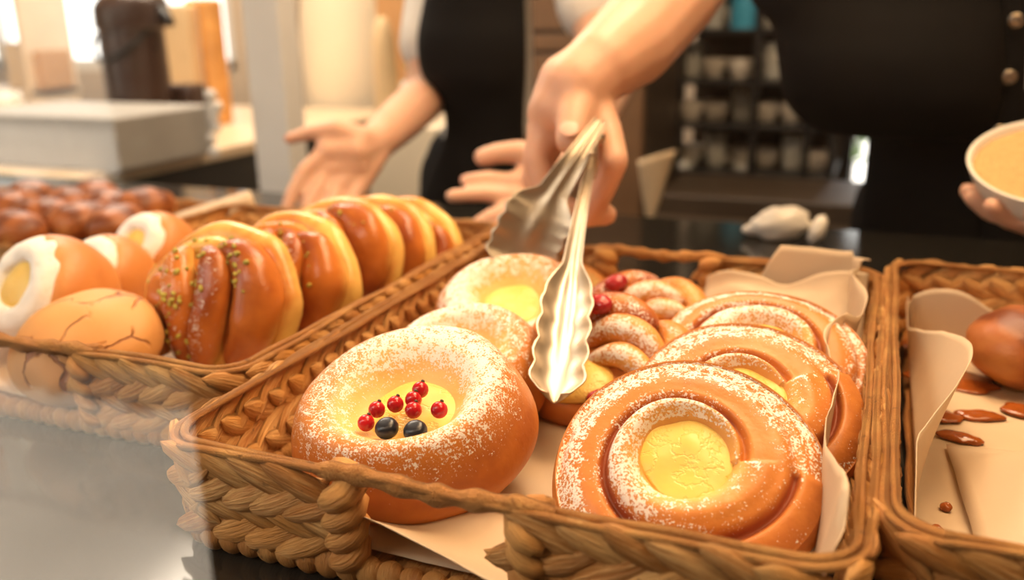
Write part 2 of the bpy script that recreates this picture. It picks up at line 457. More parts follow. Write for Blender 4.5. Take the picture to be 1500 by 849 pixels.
# ------------------------------------------------------------------ parchment
def sheet(label, fn, nu=60, nv=70, base=(0, 0, 0), th=.0005, name='parchment_sheet', parent=None):
    mb = MB().grid(lambda u, v: (V(fn(u, v)), (u, v, .5)), nu, nv)
    o = mb.build(name, PAPER, parent, origin=base if parent is None else None)
    if label: tag(o, label, 'paper')
    solidify(o, th, 1); return o
def crease(x, y, k=1): return .0022*nz((x*22, y*22, k))+.001*nz((x*60, y*60, k+4))
def mid_sheet(u, v):
    # floor of the middle basket, right edge standing up along the wall, back edge too
    x0, x1, y0, y1 = MX0+.016, MX1-.014, MY0+.012, MY1-.016
    w = x1-x0; U = u*(w+.062); d = v*(y1-y0+.07)
    edge_r = max(0.0, U-(w-.004)); x = x0+min(U, w-.004)+edge_r*.10
    z = FLOOR_B+.004+edge_r*(1.0 if v > .04 else .6)
    y = y0+min(d, y1-y0); eb = max(0.0, d-(y1-y0)); eb *= max(0., min(1., (x+.10)/.03)); z += eb*.95; y += eb*.08
    if edge_r > 0:
        x += .006*math.sin(v*21+.6)*edge_r/.06 - .012*(edge_r/.06)*max(0, math.sin(v*9+4.2))
        z += edge_r*(.18*math.sin(v*27+1)+.1*nz((v*20, 1, 2)))
        z = min(z, RIM+.012)
    z += abs(crease(x, y))*1.0
    return x, y, z
sheet('cream parchment sheet lining the centre basket with its right edge folded up', mid_sheet, 60, 80, (-.158, .53, FLOOR_B))
def front_flap(u, v):
    # loose fold at the front opening of the middle basket, its near edge turned up
    x = -.226+.118*u; d = v*.075
    y = MY0+.012+.05*(1-v)-.004*u
    turn = max(0, v-.55)/.45
    z = FLOOR_B+.007+.002*math.sin(u*5)+.028*turn**1.4*(1-u)**1.1+.002*nz((u*4, v*3, 2))
    y -= .012*turn
    return x, y, z
sheet('small cream parchment flap curling up in the front opening of the centre basket', front_flap, 30, 24, (-.167, .35, FLOOR_B))
def back_flap(u, v):
    # parchment standing behind the danishes along the back wall
    x = -.125+.125*u; z0 = .985
    y = MY1-.022-.035*(1-v)**2-.02*math.sin(u*3.0)*(1-v)
    z = z0+v*(.030+.012*u+.005*math.sin(u*9))
    return x, y, z+.003*nz((u*5, v*4, 7))
sheet('parchment fold standing up at the back right of the centre basket', back_flap, 30, 20, (-.06, MY1-.03, .98))
def left_sheet(u, v):
    x = LX0+.016+(LX1-LX0-.032)*u; y = LY0+.012+(LY1-LY0-.03)*v
    return x, y, FLOOR_B+.004+abs(crease(x, y, 3))
sheet('parchment sheet lying under the pistachio buns in the left basket', left_sheet, 40, 40, (-.51, .6, FLOOR_B))
def right_sheet(u, v):
    x0, x1, y0, y1 = RX0+.014, RX1-.02, RY0+.014, RY1-.02
    L = .075; U = u*(x1-x0+L); e = max(0., L-U)
    x = x0+max(0., U-L)-.004*e/L
    d = v*(y1-y0+.04); y = y0+min(d, y1-y0-.06*math.exp(-((u-.3)/.35)**2))
    b = max(0., v-.86)/.14
    z = FLOOR_B+.004+e*(.42+.45*max(0, math.sin(v*5.2-.4)))*.95+b*.05*math.exp(-((u-.26)/.16)**2)
    x += .03*(e/L)*max(0, math.sin(v*6.5-1.2))
    return x, y, z+abs(crease(x, y, 5))*1.5
rs = sheet('stained parchment sheet lying flat in the right basket', right_sheet, 70, 80, (.185, .57, FLOOR_B))
def right_fold(u, v):
    # big fold rising toward the front right
    x = .062+.20*u+.02*v; y = .385+.16*v+.01*u
    h = .060*math.sin(PI*min(1, v*1.05))**.8*min(1, u*2.6+.05)
    x -= .03*v*(1-u)
    return x, y, FLOOR_B+.007+h+.003*nz((u*4, v*4, 9))
sheet('tall curled parchment fold at the front of the right basket', right_fold, 36, 36, (.18, .46, FLOOR_B))
# caramel puddles soaked into the sheet
CARAMEL = plain('caramel_glaze', (.30, .075, .012), .08, var=.4, scale=60)
def puddle(px, py, rx, ry, ang, h=.0025):
    p = WZ(px, py, FLOOR_B+.0065)
    X = V((math.cos(ang), math.sin(ang), 0)); Y = V((-math.sin(ang), math.cos(ang), 0))
    mb = MB().ball(p, (X*rx, Y*ry, V((0, 0, h))), 12, 30, disp=lambda d: 1+.28*nz((d.x*1.7+px, d.y*1.7, py)))
    o = mb.build('caramel_stain', CARAMEL, None, origin=(.185, .57, FLOOR_B)); o.location = (0, 0, 0); o.parent = rs
for a in ((1355, 505, .020, .012, .3), (1395, 556, .030, .020, -.1), (1372, 606, .015, .009, -.4), (1432, 608, .015, .008, .2), (1405, 640, .013, .007, -.3), (1495, 600, .012, .010, 0), (1372, 776, .0035, .003, 0), (1386, 742, .003, .003, 0)):
    puddle(*a)
# ------------------------------------------------------------------ pastries
def dome(prof, seg=96, n=64, amp=.0018, fr=26, seed=0, hook=None, top=None):
    def disp(r, z, th, u, a):
        p = V((r*math.cos(th), r*math.sin(th), z))
        k = 1+ .035*math.sin(th*2+seed)+.02*math.sin(th*3+seed*2.1)
        r2 = r*k + amp*nz(p*fr+V((seed*3.1, 0, 0)))
        z2 = z + amp*nz(p*fr*1.2+V((0, seed*5.7, 2)))
        if hook: r2, z2, a = hook(r2, z2, th, u, a)
        return r2, z2, a
    return MB().lathe(prof, seg, n, disp)
def disc(R, z, h, seed, c=(0, 0), amp=.0012, mbs=None):
    mb = mbs or MB()
    pr = [(0, z+h), (R*.35, z+h*.96), (R*.7, z+h*.7), (R*.92, z+h*.3), (R, z-h*.2), (R*.9, z-h*.8), (0, z-h)]
    def disp(r, z_, th, u, a):
        r *= 1+.06*math.sin(2*th+seed)+.05*math.sin(3*th+seed*2)
        return r, z_+amp*nz((r*math.cos(th)*60, r*math.sin(th)*60, seed)), (0, 0, 0)
    return mb.lathe(pr, 40, 26, disp, c=(c[0], c[1], 0))
def berry_bun(label, M, R=.08, seed=0, berries=True, sugar=1.0, cust=True, off=(0, 0)):
    """round bun, sunken middle with custard; local z is up through the middle"""
    root = thing('custard_bun', label, 'bun', mat=M)
    k = R/.08
    S = sugar
    pr = [(0, .034, -.35, .0*S, 0), (.021, .035, -.35, .0*S, 0), (.031, .0395, -.25, .30*S, 0), (.039, .0455, -.02, .62*S, 0), (.048, .0505, .36, .66*S, 0), (.060, .049, .58, .62*S, 0), (.071, .038, .72, .42*S, 0), (.0785, .022, .80, .10*S, 0), (.080, .010, .60, 0, 0), (.074, .001, .35, 0, 0), (.06, -.002, .3, 0, 0), (0, -.002, .3, 0, 0)]
    pr = [(r*k, z*k*1.22, a, b, c) for r, z, a, b, c in pr]
    def hook(r, z, th, u, a):
        t, s_, c_ = a
        # one side of the inner slope is paler and heavily sugared, the other shows crumb
        w = .5+.5*math.cos(th-1.1)
        t -= .22*w*math.exp(-((r-.036*k)/(.016*k))**2)
        s_ = s_*(.8+.35*w)
        if z < .012*k and r > .05*k: z -= .0  # underside
        return r, z, (t, s_, c_)
    mb = dome(pr, 112, 76, .0022*k, 24, seed, hook)
    def sh(p):
        g = max(0., 1-(math.hypot(p[0], p[1])/(.078*k))**2)*(1 if p[2] > .012*k else 0); return (p[0]+off[0]*g, p[1]+off[1]*g, p[2])
    mb.v = [sh(p) for p in mb.v]; mb.build('crust', BUN, root)
    if cust: disc(.0335*k, .0432*k, .0042*k, seed, c=(off[0]*.93, off[1]*.93)).build('custard', CUSTARD, root)
    return root
A_M = place(WZ(592, 566, 1.037), (-.03, -.40, 1), (.004, -.002, .048), 0)
bunA = berry_bun('large sugared custard bun topped with red currants and blueberries', A_M, .0672, 1, off=(.011, -.010))
# a pinched skirt of dough at the bun's foot
def berries_on(root, items, size=.0045):
    for x, y, kind in items:
        x += .0115; y -= .0095
        if kind == 'c':
            mb = MB().ball((x, y, (.0405+.0080)), (V((size, 0, 0)), V((0, size, 0)), V((0, 0, size))), 12, 16)
            o = mb.build('red_currant', CURRANT, root)
            s = MB().ball((x+.0005, y+size*.75, (.048+size*.75)), (V((.0011, 0, 0)), V((0, .0011, 0)), V((0, 0, .0013))), 6, 8)
            s.build('stalk_end', HAIR, o)
        else:
            b = size*1.38
            mb = MB().ball((x, y, .0485), (V((b, 0, 0)), V((0, b, 0)), V((0, 0, b*.85))), 14, 18, disp=lambda d: 1-.16*max(0, d.z-.8)/.2)
            o = mb.build('blueberry', BLUEB, root)
berries_on(bunA, [(-.013, -.012, 'c'), (-.0135, -.022, 'c'), (-.005, -.006, 'c'), (.003, -.0005, 'c'), (.003, .007, 'c'), (.007, -.0075, 'c'), (.0205, -.004, 'c'), (-.0005, -.0225, 'b'), (.0155, -.0205, 'b')])
berry_bun('sugared custard bun just behind the currant bun in the left row of the centre basket', place(WZ(668, 498, 1.032), (.05, -.45, 1), (0, 0, .05), 1.6), .057, 2)
berry_bun('pale sugar-dusted bun in the left row behind the tongs, third from the front', place(WZ(748, 425, 1.034), (.1, -.40, 1), (0, 0, .05), 2.4), .064, 3)
b4 = berry_bun('smooth tan bun at the back of the centre basket behind the tongs', place(WZ(845, 392, 1.020), (.3, -.35, 1), (0, 0, .05), 3.4), .042, 4, sugar=.0, cust=True)
# swirl buns ------------------------------------------------------------
def swirl_bun(label, M, R=.086, seed=0, cust=True, spin=0.0, open_=False):
    root = thing('swirl_bun', label, 'bun', mat=M)
    k = R/.086; N, T = 90, 150
    def fn(u, v):
        th = 2*PI*v
        if u <= .72:
            f = u/.72; r = .0815*f
            # rolled strip: spiral groove between the inner coil and the outer coil
            sp = (th/(2*PI)+spin) % 1.0
            rg = .034+.030*sp                       # groove radius grows round the bun
            g1 = math.exp(-((r-rg)/.0028)**2)
            g2 = math.exp(-((r-(rg+.030))/.003)**2)*(1 if rg+.03 < .08 else 0)
            base = .042-.018*(f**2.6)-.004*f
            cavity = 1/(1+math.exp((r-.0295)/.0022)); cavity = cavity
            step = .0065/(1+math.exp((r-rg)/.0016))*(1 if True else 0)
            inner = .004*math.exp(-((r-(rg+.029)/2)/.008)**2)
            outer = .006*math.exp(-((r-(rg+.0815)/2)/.014)**2)
            z = base - .013*cavity - .0085*g1 - .004*g2 + inner + outer + step*.45
            tone = .32+.25*f+.28*outer/.006*.4-.30*math.exp(-((r-.031)/.006)**2)
            tone += .55*g1
            w = .5+.5*math.cos(th-2.45)             # sugar mostly on one side
            sug = (.35+.6*w)*(1 if r > .029 else .2)
            sug *= 1-.8*g1
            lane = math.exp(-((r-(rg+.0105))/.007)**2)
            sug *= (1-.75*lane)
            sug += .25*math.exp(-((r-.074)/.007)**2)*(.4+.6*w)
            if r < .029: sug = 0
            sug = min(sug, .66)
            red = g1*max(0, math.cos(th-3.5))
            a = (tone+.35*red, max(0, sug), red)
        else:
            f = (u-.72)/.28; an = f*PI*.62
            r = .0815+.0045*math.sin(an)-.03*max(0, f-.62)/.38*1.2
            if f > .85: r = .0815*(1-(f-.85)/.15)*.9
            z = .0245*(1-f)**1.0
            a = (.62-.3*f, .25*max(0, .25-f)*(1+math.cos(th-2.3)), 0)
        kk = 1+.02*math.sin(2*th+seed)+.015*math.sin(3*th+seed*2)
        p = V((r*kk*math.cos(th), r*kk*math.sin(th), z))*k
        p.z += .0016*nz(p*30+V((seed*4, 0, 0))); return p, a
    MB().grid(fn, N, T, closed_v=True).build('crust', SWIRL, root)
    if cust:
        mb = MB()
        disc(.0305*k, .0335*k, .0032*k, seed+2, amp=.0022, mbs=mb)
        mb.build('custard', CUSTARD, root)
    return root
swirl_bun('large sugar-dusted swirl bun with yellow custard in front of the right row', place(WZ(1004, 655, 1.029), (.08, -.66, 1), (0, 0, .036), 0), .0665, 1)
swirl_bun('sugared swirl bun second in the right row, mostly hidden behind the custard swirl', place(WZ(1092, 570, 1.031), (.10, -.58, 1), (0, 0, .036), .5), .0660, 2)
swirl_bun('sugared swirl bun at the back of the right row beside folded parchment', place(WZ(1118, 500, 1.031), (.06, -.50, 1), (0, 0, .036), 0), .0680, 3, spin=.3)
# berry danishes ----------------------------------------------------------
def danish(label, M, k=1.0, seed=0, berries=True):
    root = thing('berry_danish', label, 'pastry', mat=M)
    mb = MB()
    mb.ball((0, 0, .018), (V((.066, 0, 0)), V((0, .056, 0)), V((0, 0, .022))), 22, 40, at=lambda d: (.45+.3*d.z*0-.0+.3*max(0, -d.y), .1*max(0, d.z), 0), disp=lambda d: 1+.06*nz(d*2.1+V((seed, 0, 0))))
    def lobe(pts, rad, tone, sug):
        pts = smooth_path(pts, 22)
        rr = [max(.0015, rad*math.sin(PI*min(1, max(0, (.04+.92*i/21))))**.5) for i in range(22)]
        def at(a, q): return (tone+.18*math.sin(a*7+q*6), sug*max(0, math.cos(2*PI*q-.5)), 0)
        mb.tube(pts, rr, 16, at=at, up=(0, 0, 1))
    lobe([(-.056, .004, .03), (-.03, .024, .046), (.005, .034, .051), (.034, .028, .045)], .0155, .98, .5)
    lobe([(-.022, .0, .036), (.004, .012, .050), (.030, .012, .048), (.050, .0, .036)], .0125, .40, .7)
    lobe([(-.006, -.014, .036), (.018, -.008, .044), (.036, -.012, .040), (.052, -.022, .03)], .011, .25, .7)
    lobe([(-.060, -.008, .022), (-.062, .018, .030), (-.040, .042, .034), (-.005, .052, .034)], .014, .55, .35)
    lobe([(-.058, -.022, .018), (-.036, -.046, .020), (.0, -.054, .020), (.04, -.044, .018)], .014, .85, .0)
    lobe([(.03, .042, .032), (.052, .026, .034), (.062, .0, .028), (.056, -.026, .022)], .014, .40, .4)
    mb.xf(Matrix.Scale(k, 4)).build('crust', SWIRL, root)
    c = MB(); disc(.026, .037, .006, seed, c=(-.006, -.034), mbs=c)
    c.xf(Matrix.Scale(k, 4)).build('custard', CUSTARD, root)
    if berries:
        rj = random.Random(seed)
        for x, y, z, s in ((-.008, .022, .0655, .0075), (.020, -.050, .036, .0075), (.030, -.047, .035, .0065)):
            q = MB().ball(V((x, y, z))*k, (V((s*1.2, 0, 0)), V((0, s, 0)), V((0, 0, s*.8))), 14, 18, disp=lambda d: 1+.10*nz(d*4.2+V((x*99, 0, 0))))
            q.build('raspberry', JAM, root)
    return root
danish('folded berry danish with custard and raspberries beside the tip of the tongs', place(WZ(880, 497, 1.024), (-.08, -.45, 1), (0, 0, .04), 0), .82, 1)
danish('sugared berry danish behind the raspberry danish, in front of the back wall', place(WZ(925, 446, 1.014), (-.1, -.4, 1), (0, 0, .04), .7), .78, 4)
danish('small sugared danish at the back beside the parchment fold', place(WZ(1000, 446, 1.010), (.2, -.4, 1), (0, 0, .04), 1.9), .66, 7, False)
# pistachio twists ---------------------------------------------------------
from mathutils.bvhtree import BVHTree
def twist_bun(label, M, k=1.0, seed=0, crumbs=90):
    """knotted bun standing on edge: local z is the axis of the disc, local y points up"""
    root = thing('pistachio_bun', label, 'bun', mat=M)
    mb = MB(); rnd = random.Random(seed)
    mb.ball((0, 0, 0), (V((.070, 0, 0)), V((0, .066, 0)), V((0, 0, .030))), 26, 48, at=lambda d: (.28-.35*abs(d.z) if abs(d.z) < .6 else .45, 0, 0), disp=lambda d: 1+.05*nz(d*2+V((seed, 0, 0))))
    def strand(pts, rad, tone, edge=None, sug=0, n=34):
        pts = smooth_path(pts, n)
        rr = []
        for i in range(n):
            f = i/(n-1); r = rad*max(.1, math.sin(PI*(.06+.88*f)))**.55*(1+.07*nz((f*5, seed, rad*900)))
            rr.append((r*.92, r))
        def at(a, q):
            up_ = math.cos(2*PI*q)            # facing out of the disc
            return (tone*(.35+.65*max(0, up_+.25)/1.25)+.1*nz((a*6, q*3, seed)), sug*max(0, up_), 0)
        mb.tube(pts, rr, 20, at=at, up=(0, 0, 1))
    # pale outer layers: rings round the rim
    strand([(-.066, -.040, -.002), (-.071, .0, .0), (-.056, .044, .002), (-.012, .064, .004), (.036, .058, .004), (.066, .024, .002), (.070, -.018, -.002), (.056, -.05, -.004)], .0140, .22)
    strand([(-.055, -.045, .014), (-.060, -.01, .017), (-.046, .030, .020), (-.010, .050, .016), (.026, .048, .014)], .0125, .30)
    # glossy brown lobes across the face
    strand([(.006, .047, .022), (.036, .044, .025), (.057, .016, .024), (.056, -.022, .018), (.034, -.052, .012)], .0205, .95)
    strand([(.0, .047, .029), (.019, .030, .037), (.024, -.004, .037), (.018, -.040, .027), (.006, -.060, .014)], .0160, 1.0, sug=.42)
    strand([(-.028, .042, .026), (-.019, .022, .037), (-.006, -.006, .040), (-.003, -.036, .031), (-.010, -.060, .016)], .0155, .85, sug=.40)
    strand([(-.050, .018, .019), (-.038, .004, .030), (-.028, -.018, .033), (-.027, -.042, .024)], .0155, .75)
    strand([(-.062, -.010, .012), (-.054, -.022, .021), (-.045, -.040, .022), (-.034, -.058, .013)], .0130, .35)
    mb.xf(Matrix.Diagonal((1, .90, 1, 1)))
    mb.v = [tuple(V(p)+V((nz(V(p)*30+V((seed, 0, 0))), nz(V(p)*30+V((0, seed, 9))), nz(V(p)*34+V((5, 0, seed)))))*.0034) for p in mb.v]
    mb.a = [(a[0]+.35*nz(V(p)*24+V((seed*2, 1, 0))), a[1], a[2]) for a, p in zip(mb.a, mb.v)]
    bv = BVHTree.FromPolygons([V(p) for p in mb.v], mb.f)
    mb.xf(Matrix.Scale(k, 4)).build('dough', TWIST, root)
    # pistachio crumbs lying in the furrows
    cr = MB()
    for i in range(crumbs):
        f = rnd.random()
        if i % 3: x = rnd.gauss(-.006, .012); y = rnd.uniform(-.058, .05); z = .040-.18*abs(x+.002)-3.2*y*y
        else: a = rnd.uniform(.2, PI); x = .058*math.cos(a)+rnd.gauss(0, .006); y = .056*math.sin(a)+rnd.gauss(0, .005); z = .028
        hit = bv.ray_cast(V((x, y*.9, .2)), V((0, 0, -1)))[0]
        if hit is None: continue
        x, y, z = hit; z += .0003
        s = rnd.uniform(.0009, .0027)
        n_ = V((rnd.uniform(-1, 1), rnd.uniform(-1, 1), rnd.uniform(-1, 1))).normalized()
        F = frame(n_)
        cr.ball(V((x, y, z)), (F.col[0]*s*1.3, F.col[1]*s, F.col[2]*s*.8), 5, 7)
    o = cr.xf(Matrix.Scale(k, 4)).build('pistachio_crumbs', PIST, root); tag(o, 'green chopped pistachio', kind='stuff')
    return root
TW = [((327, 446), .520, 'frontmost pistachio twist bun in the left basket, knotted face toward the glass'),
      ((428, 414), .585, 'second pistachio twist bun from the front, glossy brown lobe with sugar grains'),
      ((490, 386), .650, 'third pistachio twist bun from the front in the left basket'),
      ((548, 374), .705, 'fourth pistachio twist bun near the back of the left basket'),
      ((604, 366), .745, 'rearmost pistachio twist bun, dark with green nuts, by the back rim')]
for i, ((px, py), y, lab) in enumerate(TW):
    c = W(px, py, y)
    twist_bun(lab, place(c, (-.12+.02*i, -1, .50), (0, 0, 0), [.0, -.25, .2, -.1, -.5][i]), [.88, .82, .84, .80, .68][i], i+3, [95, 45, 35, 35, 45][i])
# pale loaf with crackled crust and three ring buns -------------------------
lf = MB().ball((0, 0, 0), (V((.057, 0, 0)), V((0, .050, 0)), V((0, 0, .036))), 40, 64, disp=lambda d: 1+.05*nz(d*1.8)-.12*max(0, -d.z-.3))
o = lf.build('crackled_loaf', CRACK); o.matrix_world = place(WZ(130, 508, 1.008), (-.1, -.35, 1)); tag(o, 'flat pale loaf with crackled crust in the left basket', 'bread')
def ring_bun(label, M, k=1.0, seed=0):
    root = thing('coconut_bun', label, 'bun', mat=M)
    pr = [(0, .034, .3, 0, 0), (.03, .036, .3, 0, 0), (.045, .038, .32, 0, 0), (.056, .030, .42, 0, 0), (.062, .012, .55, 0, 0), (.061, -.010, .62, 0, 0), (.052, -.034, .5, 0, 0), (.03, -.048, .4, 0, 0), (0, -.05, .3, 0, 0)]
    dome([(r*k, z*k, a, b, c) for r, z, a, b, c in pr], 64, 50, .0015, 20, seed).build('crust', ROLL, root)
    pr = [(.022, .038, 0, .9, 0), (.026, .0445, 0, .9, 0), (.034, .0465, 0, .9, 0), (.043, .0445, 0, .9, 0), (.0485, .040, .1, .8, 0), (.0535, .031, .1, .6, 0), (.04, .028, 0, .5, 0), (.022, .036, 0, .5, 0)]
    dome([(r*k, z*k, a, b, c) for r, z, a, b, c in pr], 64, 40, .0012, 70, seed+1).build('coconut_ring', COCO, root)
    disc(.026*k, .040*k, .004*k, seed).build('custard', CUSTARD, root)
    return root
ring_bun('round bun with white coconut ring and custard, cut off by the left edge', place(W(12, 412, .47), (-.22, -.85, .55), (0, 0, .04), 0), .80, 1)
ring_bun('middle bun with white coconut ring, half hidden between its two neighbours', place(W(104, 385, .56), (-.22, -.85, .6), (0, 0, .04), .4), .64, 2)
ring_bun('bun with white coconut ring and pale custard beside the pistachio buns', place(W(180, 350, .63), (-.22, -.85, .6), (0, 0, .04), .9), .68, 3)
# rolled parchment behind the pistachio buns
pr_ = MB(); p0, p1 = W(262, 333, .80), W(372, 297, .86)
ax = (p1-p0).normalized(); ux = ax.cross(V((0, 0, 1))).normalized(); uz = ux.cross(ax)
def rollfn(u, v):
    a = -1.2+2.6*PI*v; r = .013+.007*v+.001*nz((u*5, v*5, 1))
    return p0+(p1-p0)*u+ux*(r*math.cos(a))+uz*(r*math.sin(a)), (u, v, .5)
o = pr_.grid(rollfn, 14, 40).build('parchment_roll', PAPER, None, origin=(p0+p1)/2); tag(o, 'rolled white parchment lying behind the pistachio buns', 'paper'); solidify(o, .0006)
# dark rolls in the rear basket
rr_ = [((10, 306), .93), ((66, 318), .93), ((120, 324), .93), ((44, 290), 1.0), ((98, 300), 1.0), ((160, 304), 1.0), ((212, 302), .98), ((172, 328), .93), ((140, 288), 1.08), ((20, 338), .91)]
def roll(name, label, c, rx, ry, rz_, ang, seed, group, mat=DARKROLL):
    mb = MB().ball((0, 0, 0), (V((rx, 0, 0)), V((0, ry, 0)), V((0, 0, rz_))), 22, 36, at=lambda d: (.5+.5*d.z+.25*math.sin(d.x*9), 0, 0), disp=lambda d: 1+.05*nz(d*2+V((seed, 0, 0)))-.07*math.exp(-(math.sin(d.x*5+seed)/.18)**2)*max(0, d.z))
    o = mb.build(name, mat); o.location = c; o.rotation_euler = (0, 0, ang); return tag(o, label, 'bread roll', group)
for i, ((px, py), y) in enumerate(rr_):
    roll('brown_roll', 'blurred dark brown roll in the far basket behind the coconut buns', WZ(px, py, 1.0), .040, .032, .024, i*.7, i, 'dark rolls in the far left basket')
roll('scored_roll', 'dark scored roll at the right edge of the right basket', WZ(1512, 508, 1.004), .044, .038, .028, .6, 3, None)
# ------------------------------------------------------------------ tongs
tongs = thing('serving_tongs', 'scalloped stainless steel tongs held above the berry danish', 'tongs', W(872, 190, .70))
T0 = tongs.location.copy()
def tong_arm(pts, conc, head_from=.60, wh=.0068, whead=.0175, deep=1.0):
    P = smooth_path(pts, 90); mb = MB()
    L = [0]
    for i in range(1, 90): L.append(L[-1]+(P[i]-P[i-1]).length)
    tot = L[-1]; NV = 25
    def fn(u, v):
        i = int(round(u*89)); t = (P[min(i+1, 89)]-P[max(i-1, 0)]).normalized()
        w = (CR-t*CR.dot(t)).normalized(); n = t.cross(w)
        if n.dot(CB) < 0: n = -n
        f = L[i]/tot; q = 2*v-1
        h = max(0, (f-head_from)/(1-head_from))
        if h <= 0: wd = wh*(.55+.7*f/head_from); dep = .0040
        else:
            s = min(1, h/.26); s = s*s*(3-2*s)
            wd = wh*1.25+(whead-wh*1.25)*s; dep = .0040+.0045*s
            if h > .28: wd += .0030*abs(math.sin((h-.28)*PI*6.0))-.001
            if h > .80: e = (h-.80)/.20; wd *= max(.2, math.sqrt(max(0, 1-e**3*.97)))
        dep *= deep
        ridge = .0016*math.exp(-(q/.22)**2)*(1 if h <= .5 else max(0, 1-(h-.5)*3))
        off = conc*(-dep*(1-abs(q)**2.2)) + conc*ridge*1.2
        if h > .7: off += conc*.006*((h-.7)/.3)**2     # cupped tip
        return P[i]+w*(wd*q)+n*off-T0, (u, v, .5)
    mb.grid(fn, 90, NV)
    o = mb.build('tong_arm', STEEL, tongs); solidify(o, .0009, 0); return o
tong_arm([W(880, 176, .70), W(846, 228, .672), W(812, 280, .655), W(786, 325, .64), W(752, 398, .625)], 1, .50, .0098, .0265, .5)
tong_arm([W(874, 186, .705), W(864, 245, .685), W(849, 320, .625), W(834, 415, .545), W(812, 586, .455)], 1, .55, .0052, .0155)
mb = MB().tube([W(864, 200, .70)-T0, W(886, 203, .705)-T0], .0035, 12); mb.build('hinge_pin', STEEL, tongs)
mb = MB().tube(smooth_path([W(858, 236, .69)-T0, W(866, 224, .672)-T0, W(874, 236, .69)-T0, W(870, 262, .692)-T0], 16), .0014, 8); mb.build('locking_clip', STEEL, tongs)
# ------------------------------------------------------------------ people
def chain(mb, pts):
    for (a, ra), (b, rb) in zip(pts[:-1], pts[1:]): mb.capsule(a, b, ra, rb)
def head_mesh(mb, c, face, s=1.0):
    """head whose skull centre is c, looking along face"""
    f = V(face).normalized(); r = f.cross(V((0, 0, 1))).normalized(); u = r.cross(f)
    c = V(c)
    mb.ball(c, (r*.074*s, f*.092*s, u*.098*s), 16, 24)
    mb.ball(c+f*.030*s-u*.055*s, (r*.056*s, f*.062*s, u*.066*s), 14, 20)
    mb.capsule(c+f*.088*s+u*.004*s, c+f*.108*s-u*.032*s, .008*s, .014*s)        # nose
    mb.capsule(c+f*.080*s-u*.066*s-r*.018*s, c+f*.080*s-u*.066*s+r*.018*s, .010*s, .010*s)  # lips
    mb.ball(c+f*.074*s-u*.105*s, (r*.022*s, f*.016*s, u*.014*s))
    for q in (-1, 1):
        mb.ball(c+r*q*.078*s-u*.012*s-f*.005*s, (r*.010*s, f*.020*s, u*.032*s))
        mb.capsule(c+f*.084*s+u*.020*s+r*q*.016*s, c+f*.076*s+u*.018*s+r*q*.050*s, .008*s, .007*s)
    return f, r, u
def head_parts(root, org, c, face, s=1.0):
    f = V(face).normalized(); r = f.cross(V((0, 0, 1))).normalized(); u = r.cross(f); c = V(c)-V(org)
    for q in (-1, 1):
        e = MB().ball(c+f*.080*s+r*q*.031*s-u*.002*s, (r*.013*s, f*.013*s, u*.010*s), at=lambda d: (0, 0, 0)).build('eye', CERAM, root)
        MB().ball(c+f*.0905*s+r*q*.031*s-u*.002*s, (r*.006*s, f*.004*s, u*.006*s)).build('iris', HAIR, e)
    mb = MB()
    mb.ball(c-f*.014*s+u*.022*s, (r*.086*s, f*.096*s, u*.096*s), 20, 30, disp=lambda d: 1+.02*nz(d*9))
    mb.ball(c-f*.10*s-u*.04*s, (r*.05*s, f*.04*s, u*.07*s), 12, 16)
    remeshed(mb, .007*s, 4).build('hair', HAIR, root)
def loft(sections, n=40, depth=1.0, fold=.004, seed=0, nu=60):
    """cloth front wrapped round a body; section = (left point, right point, bulge towards -y)"""
    S = [tuple(a)+tuple(b)+(c,) for a, b, c in sections]; S = catmull(S, nu); mb = MB()
    def fn(u, v):
        q = S[int(round(u*(nu-1)))]; a, b = V(q[0:3]), V(q[3:6]); ang = PI*v
        k = .5-.5*math.cos(ang); p = a.lerp(b, k)
        p.y -= q[6]*math.sin(ang)**.9
        p += V((nz((p.x*9, p.z*5, seed)), nz((p.x*12, p.z*6, seed+5)), 0))*fold
        return p, (u, v, .5)
    return mb.grid(fn, nu, n)
# --- the person serving with tongs
SO = V((.11, 1.42, 0))
mb = MB()
elbow = W(1066, -110, 1.02); shoulder = V((-.125, 1.36, 1.43))
wr = W(880, 96, .765)
chain(mb, [(wr, .0325), (W(925, 62, .82), .0405), (W(985, -10, .90), .0455), (elbow, .043), (elbow.lerp(shoulder, .5), .047), (shoulder, .056)])
# hand
chain(mb, [(wr, .031), (W(846, 128, .742), .031), (W(822, 158, .735), .025)])
chain(mb, [(wr, .028), (W(830, 120, .75), .025), (W(806, 165, .74), .0205)])
chain(mb, [(W(830, 130, .752), .025), (W(802, 190, .752), .019), (W(798, 215, .755), .017)])
chain(mb, [(wr, .028), (W(862, 128, .755), .026), (W(872, 160, .745), .0175)])
# thumb, pressing on the arm of the tongs
chain(mb, [(W(864, 108, .755), .0235), (W(850, 140, .735), .0205), (W(841, 172, .712), .0160), (W(836, 205, .694), .0128)]); chain(mb, [(W(846, 118, .75), .024), (W(818, 168, .735), .0185), (W(812, 196, .735), .016)])
# index finger bent round the right of the tongs
chain(mb, [(W(872, 155, .742), .016), (W(890, 190, .728), .0124), (W(900, 236, .708), .0120), (W(880, 284, .712), .0108), (W(862, 318, .722), .0094)])
# middle, ring and little finger going down behind the tongs and hooking to the right
chain(mb, [(W(804, 180, .735), .0165), (W(786, 232, .722), .0128), (W(800, 288, .715), .0120), (W(846, 314, .722), .0108), (W(888, 314, .728), .0098)])
chain(mb, [(W(800, 200, .755), .0150), (W(783, 262, .748), .0120), (W(800, 308, .745), .0112), (W(842, 330, .748), .0098)])
chain(mb, [(W(798, 215, .765), .0130), (W(786, 280, .775), .0105), (W(804, 318, .775), .0098), (W(838, 340, .772), .0085)])
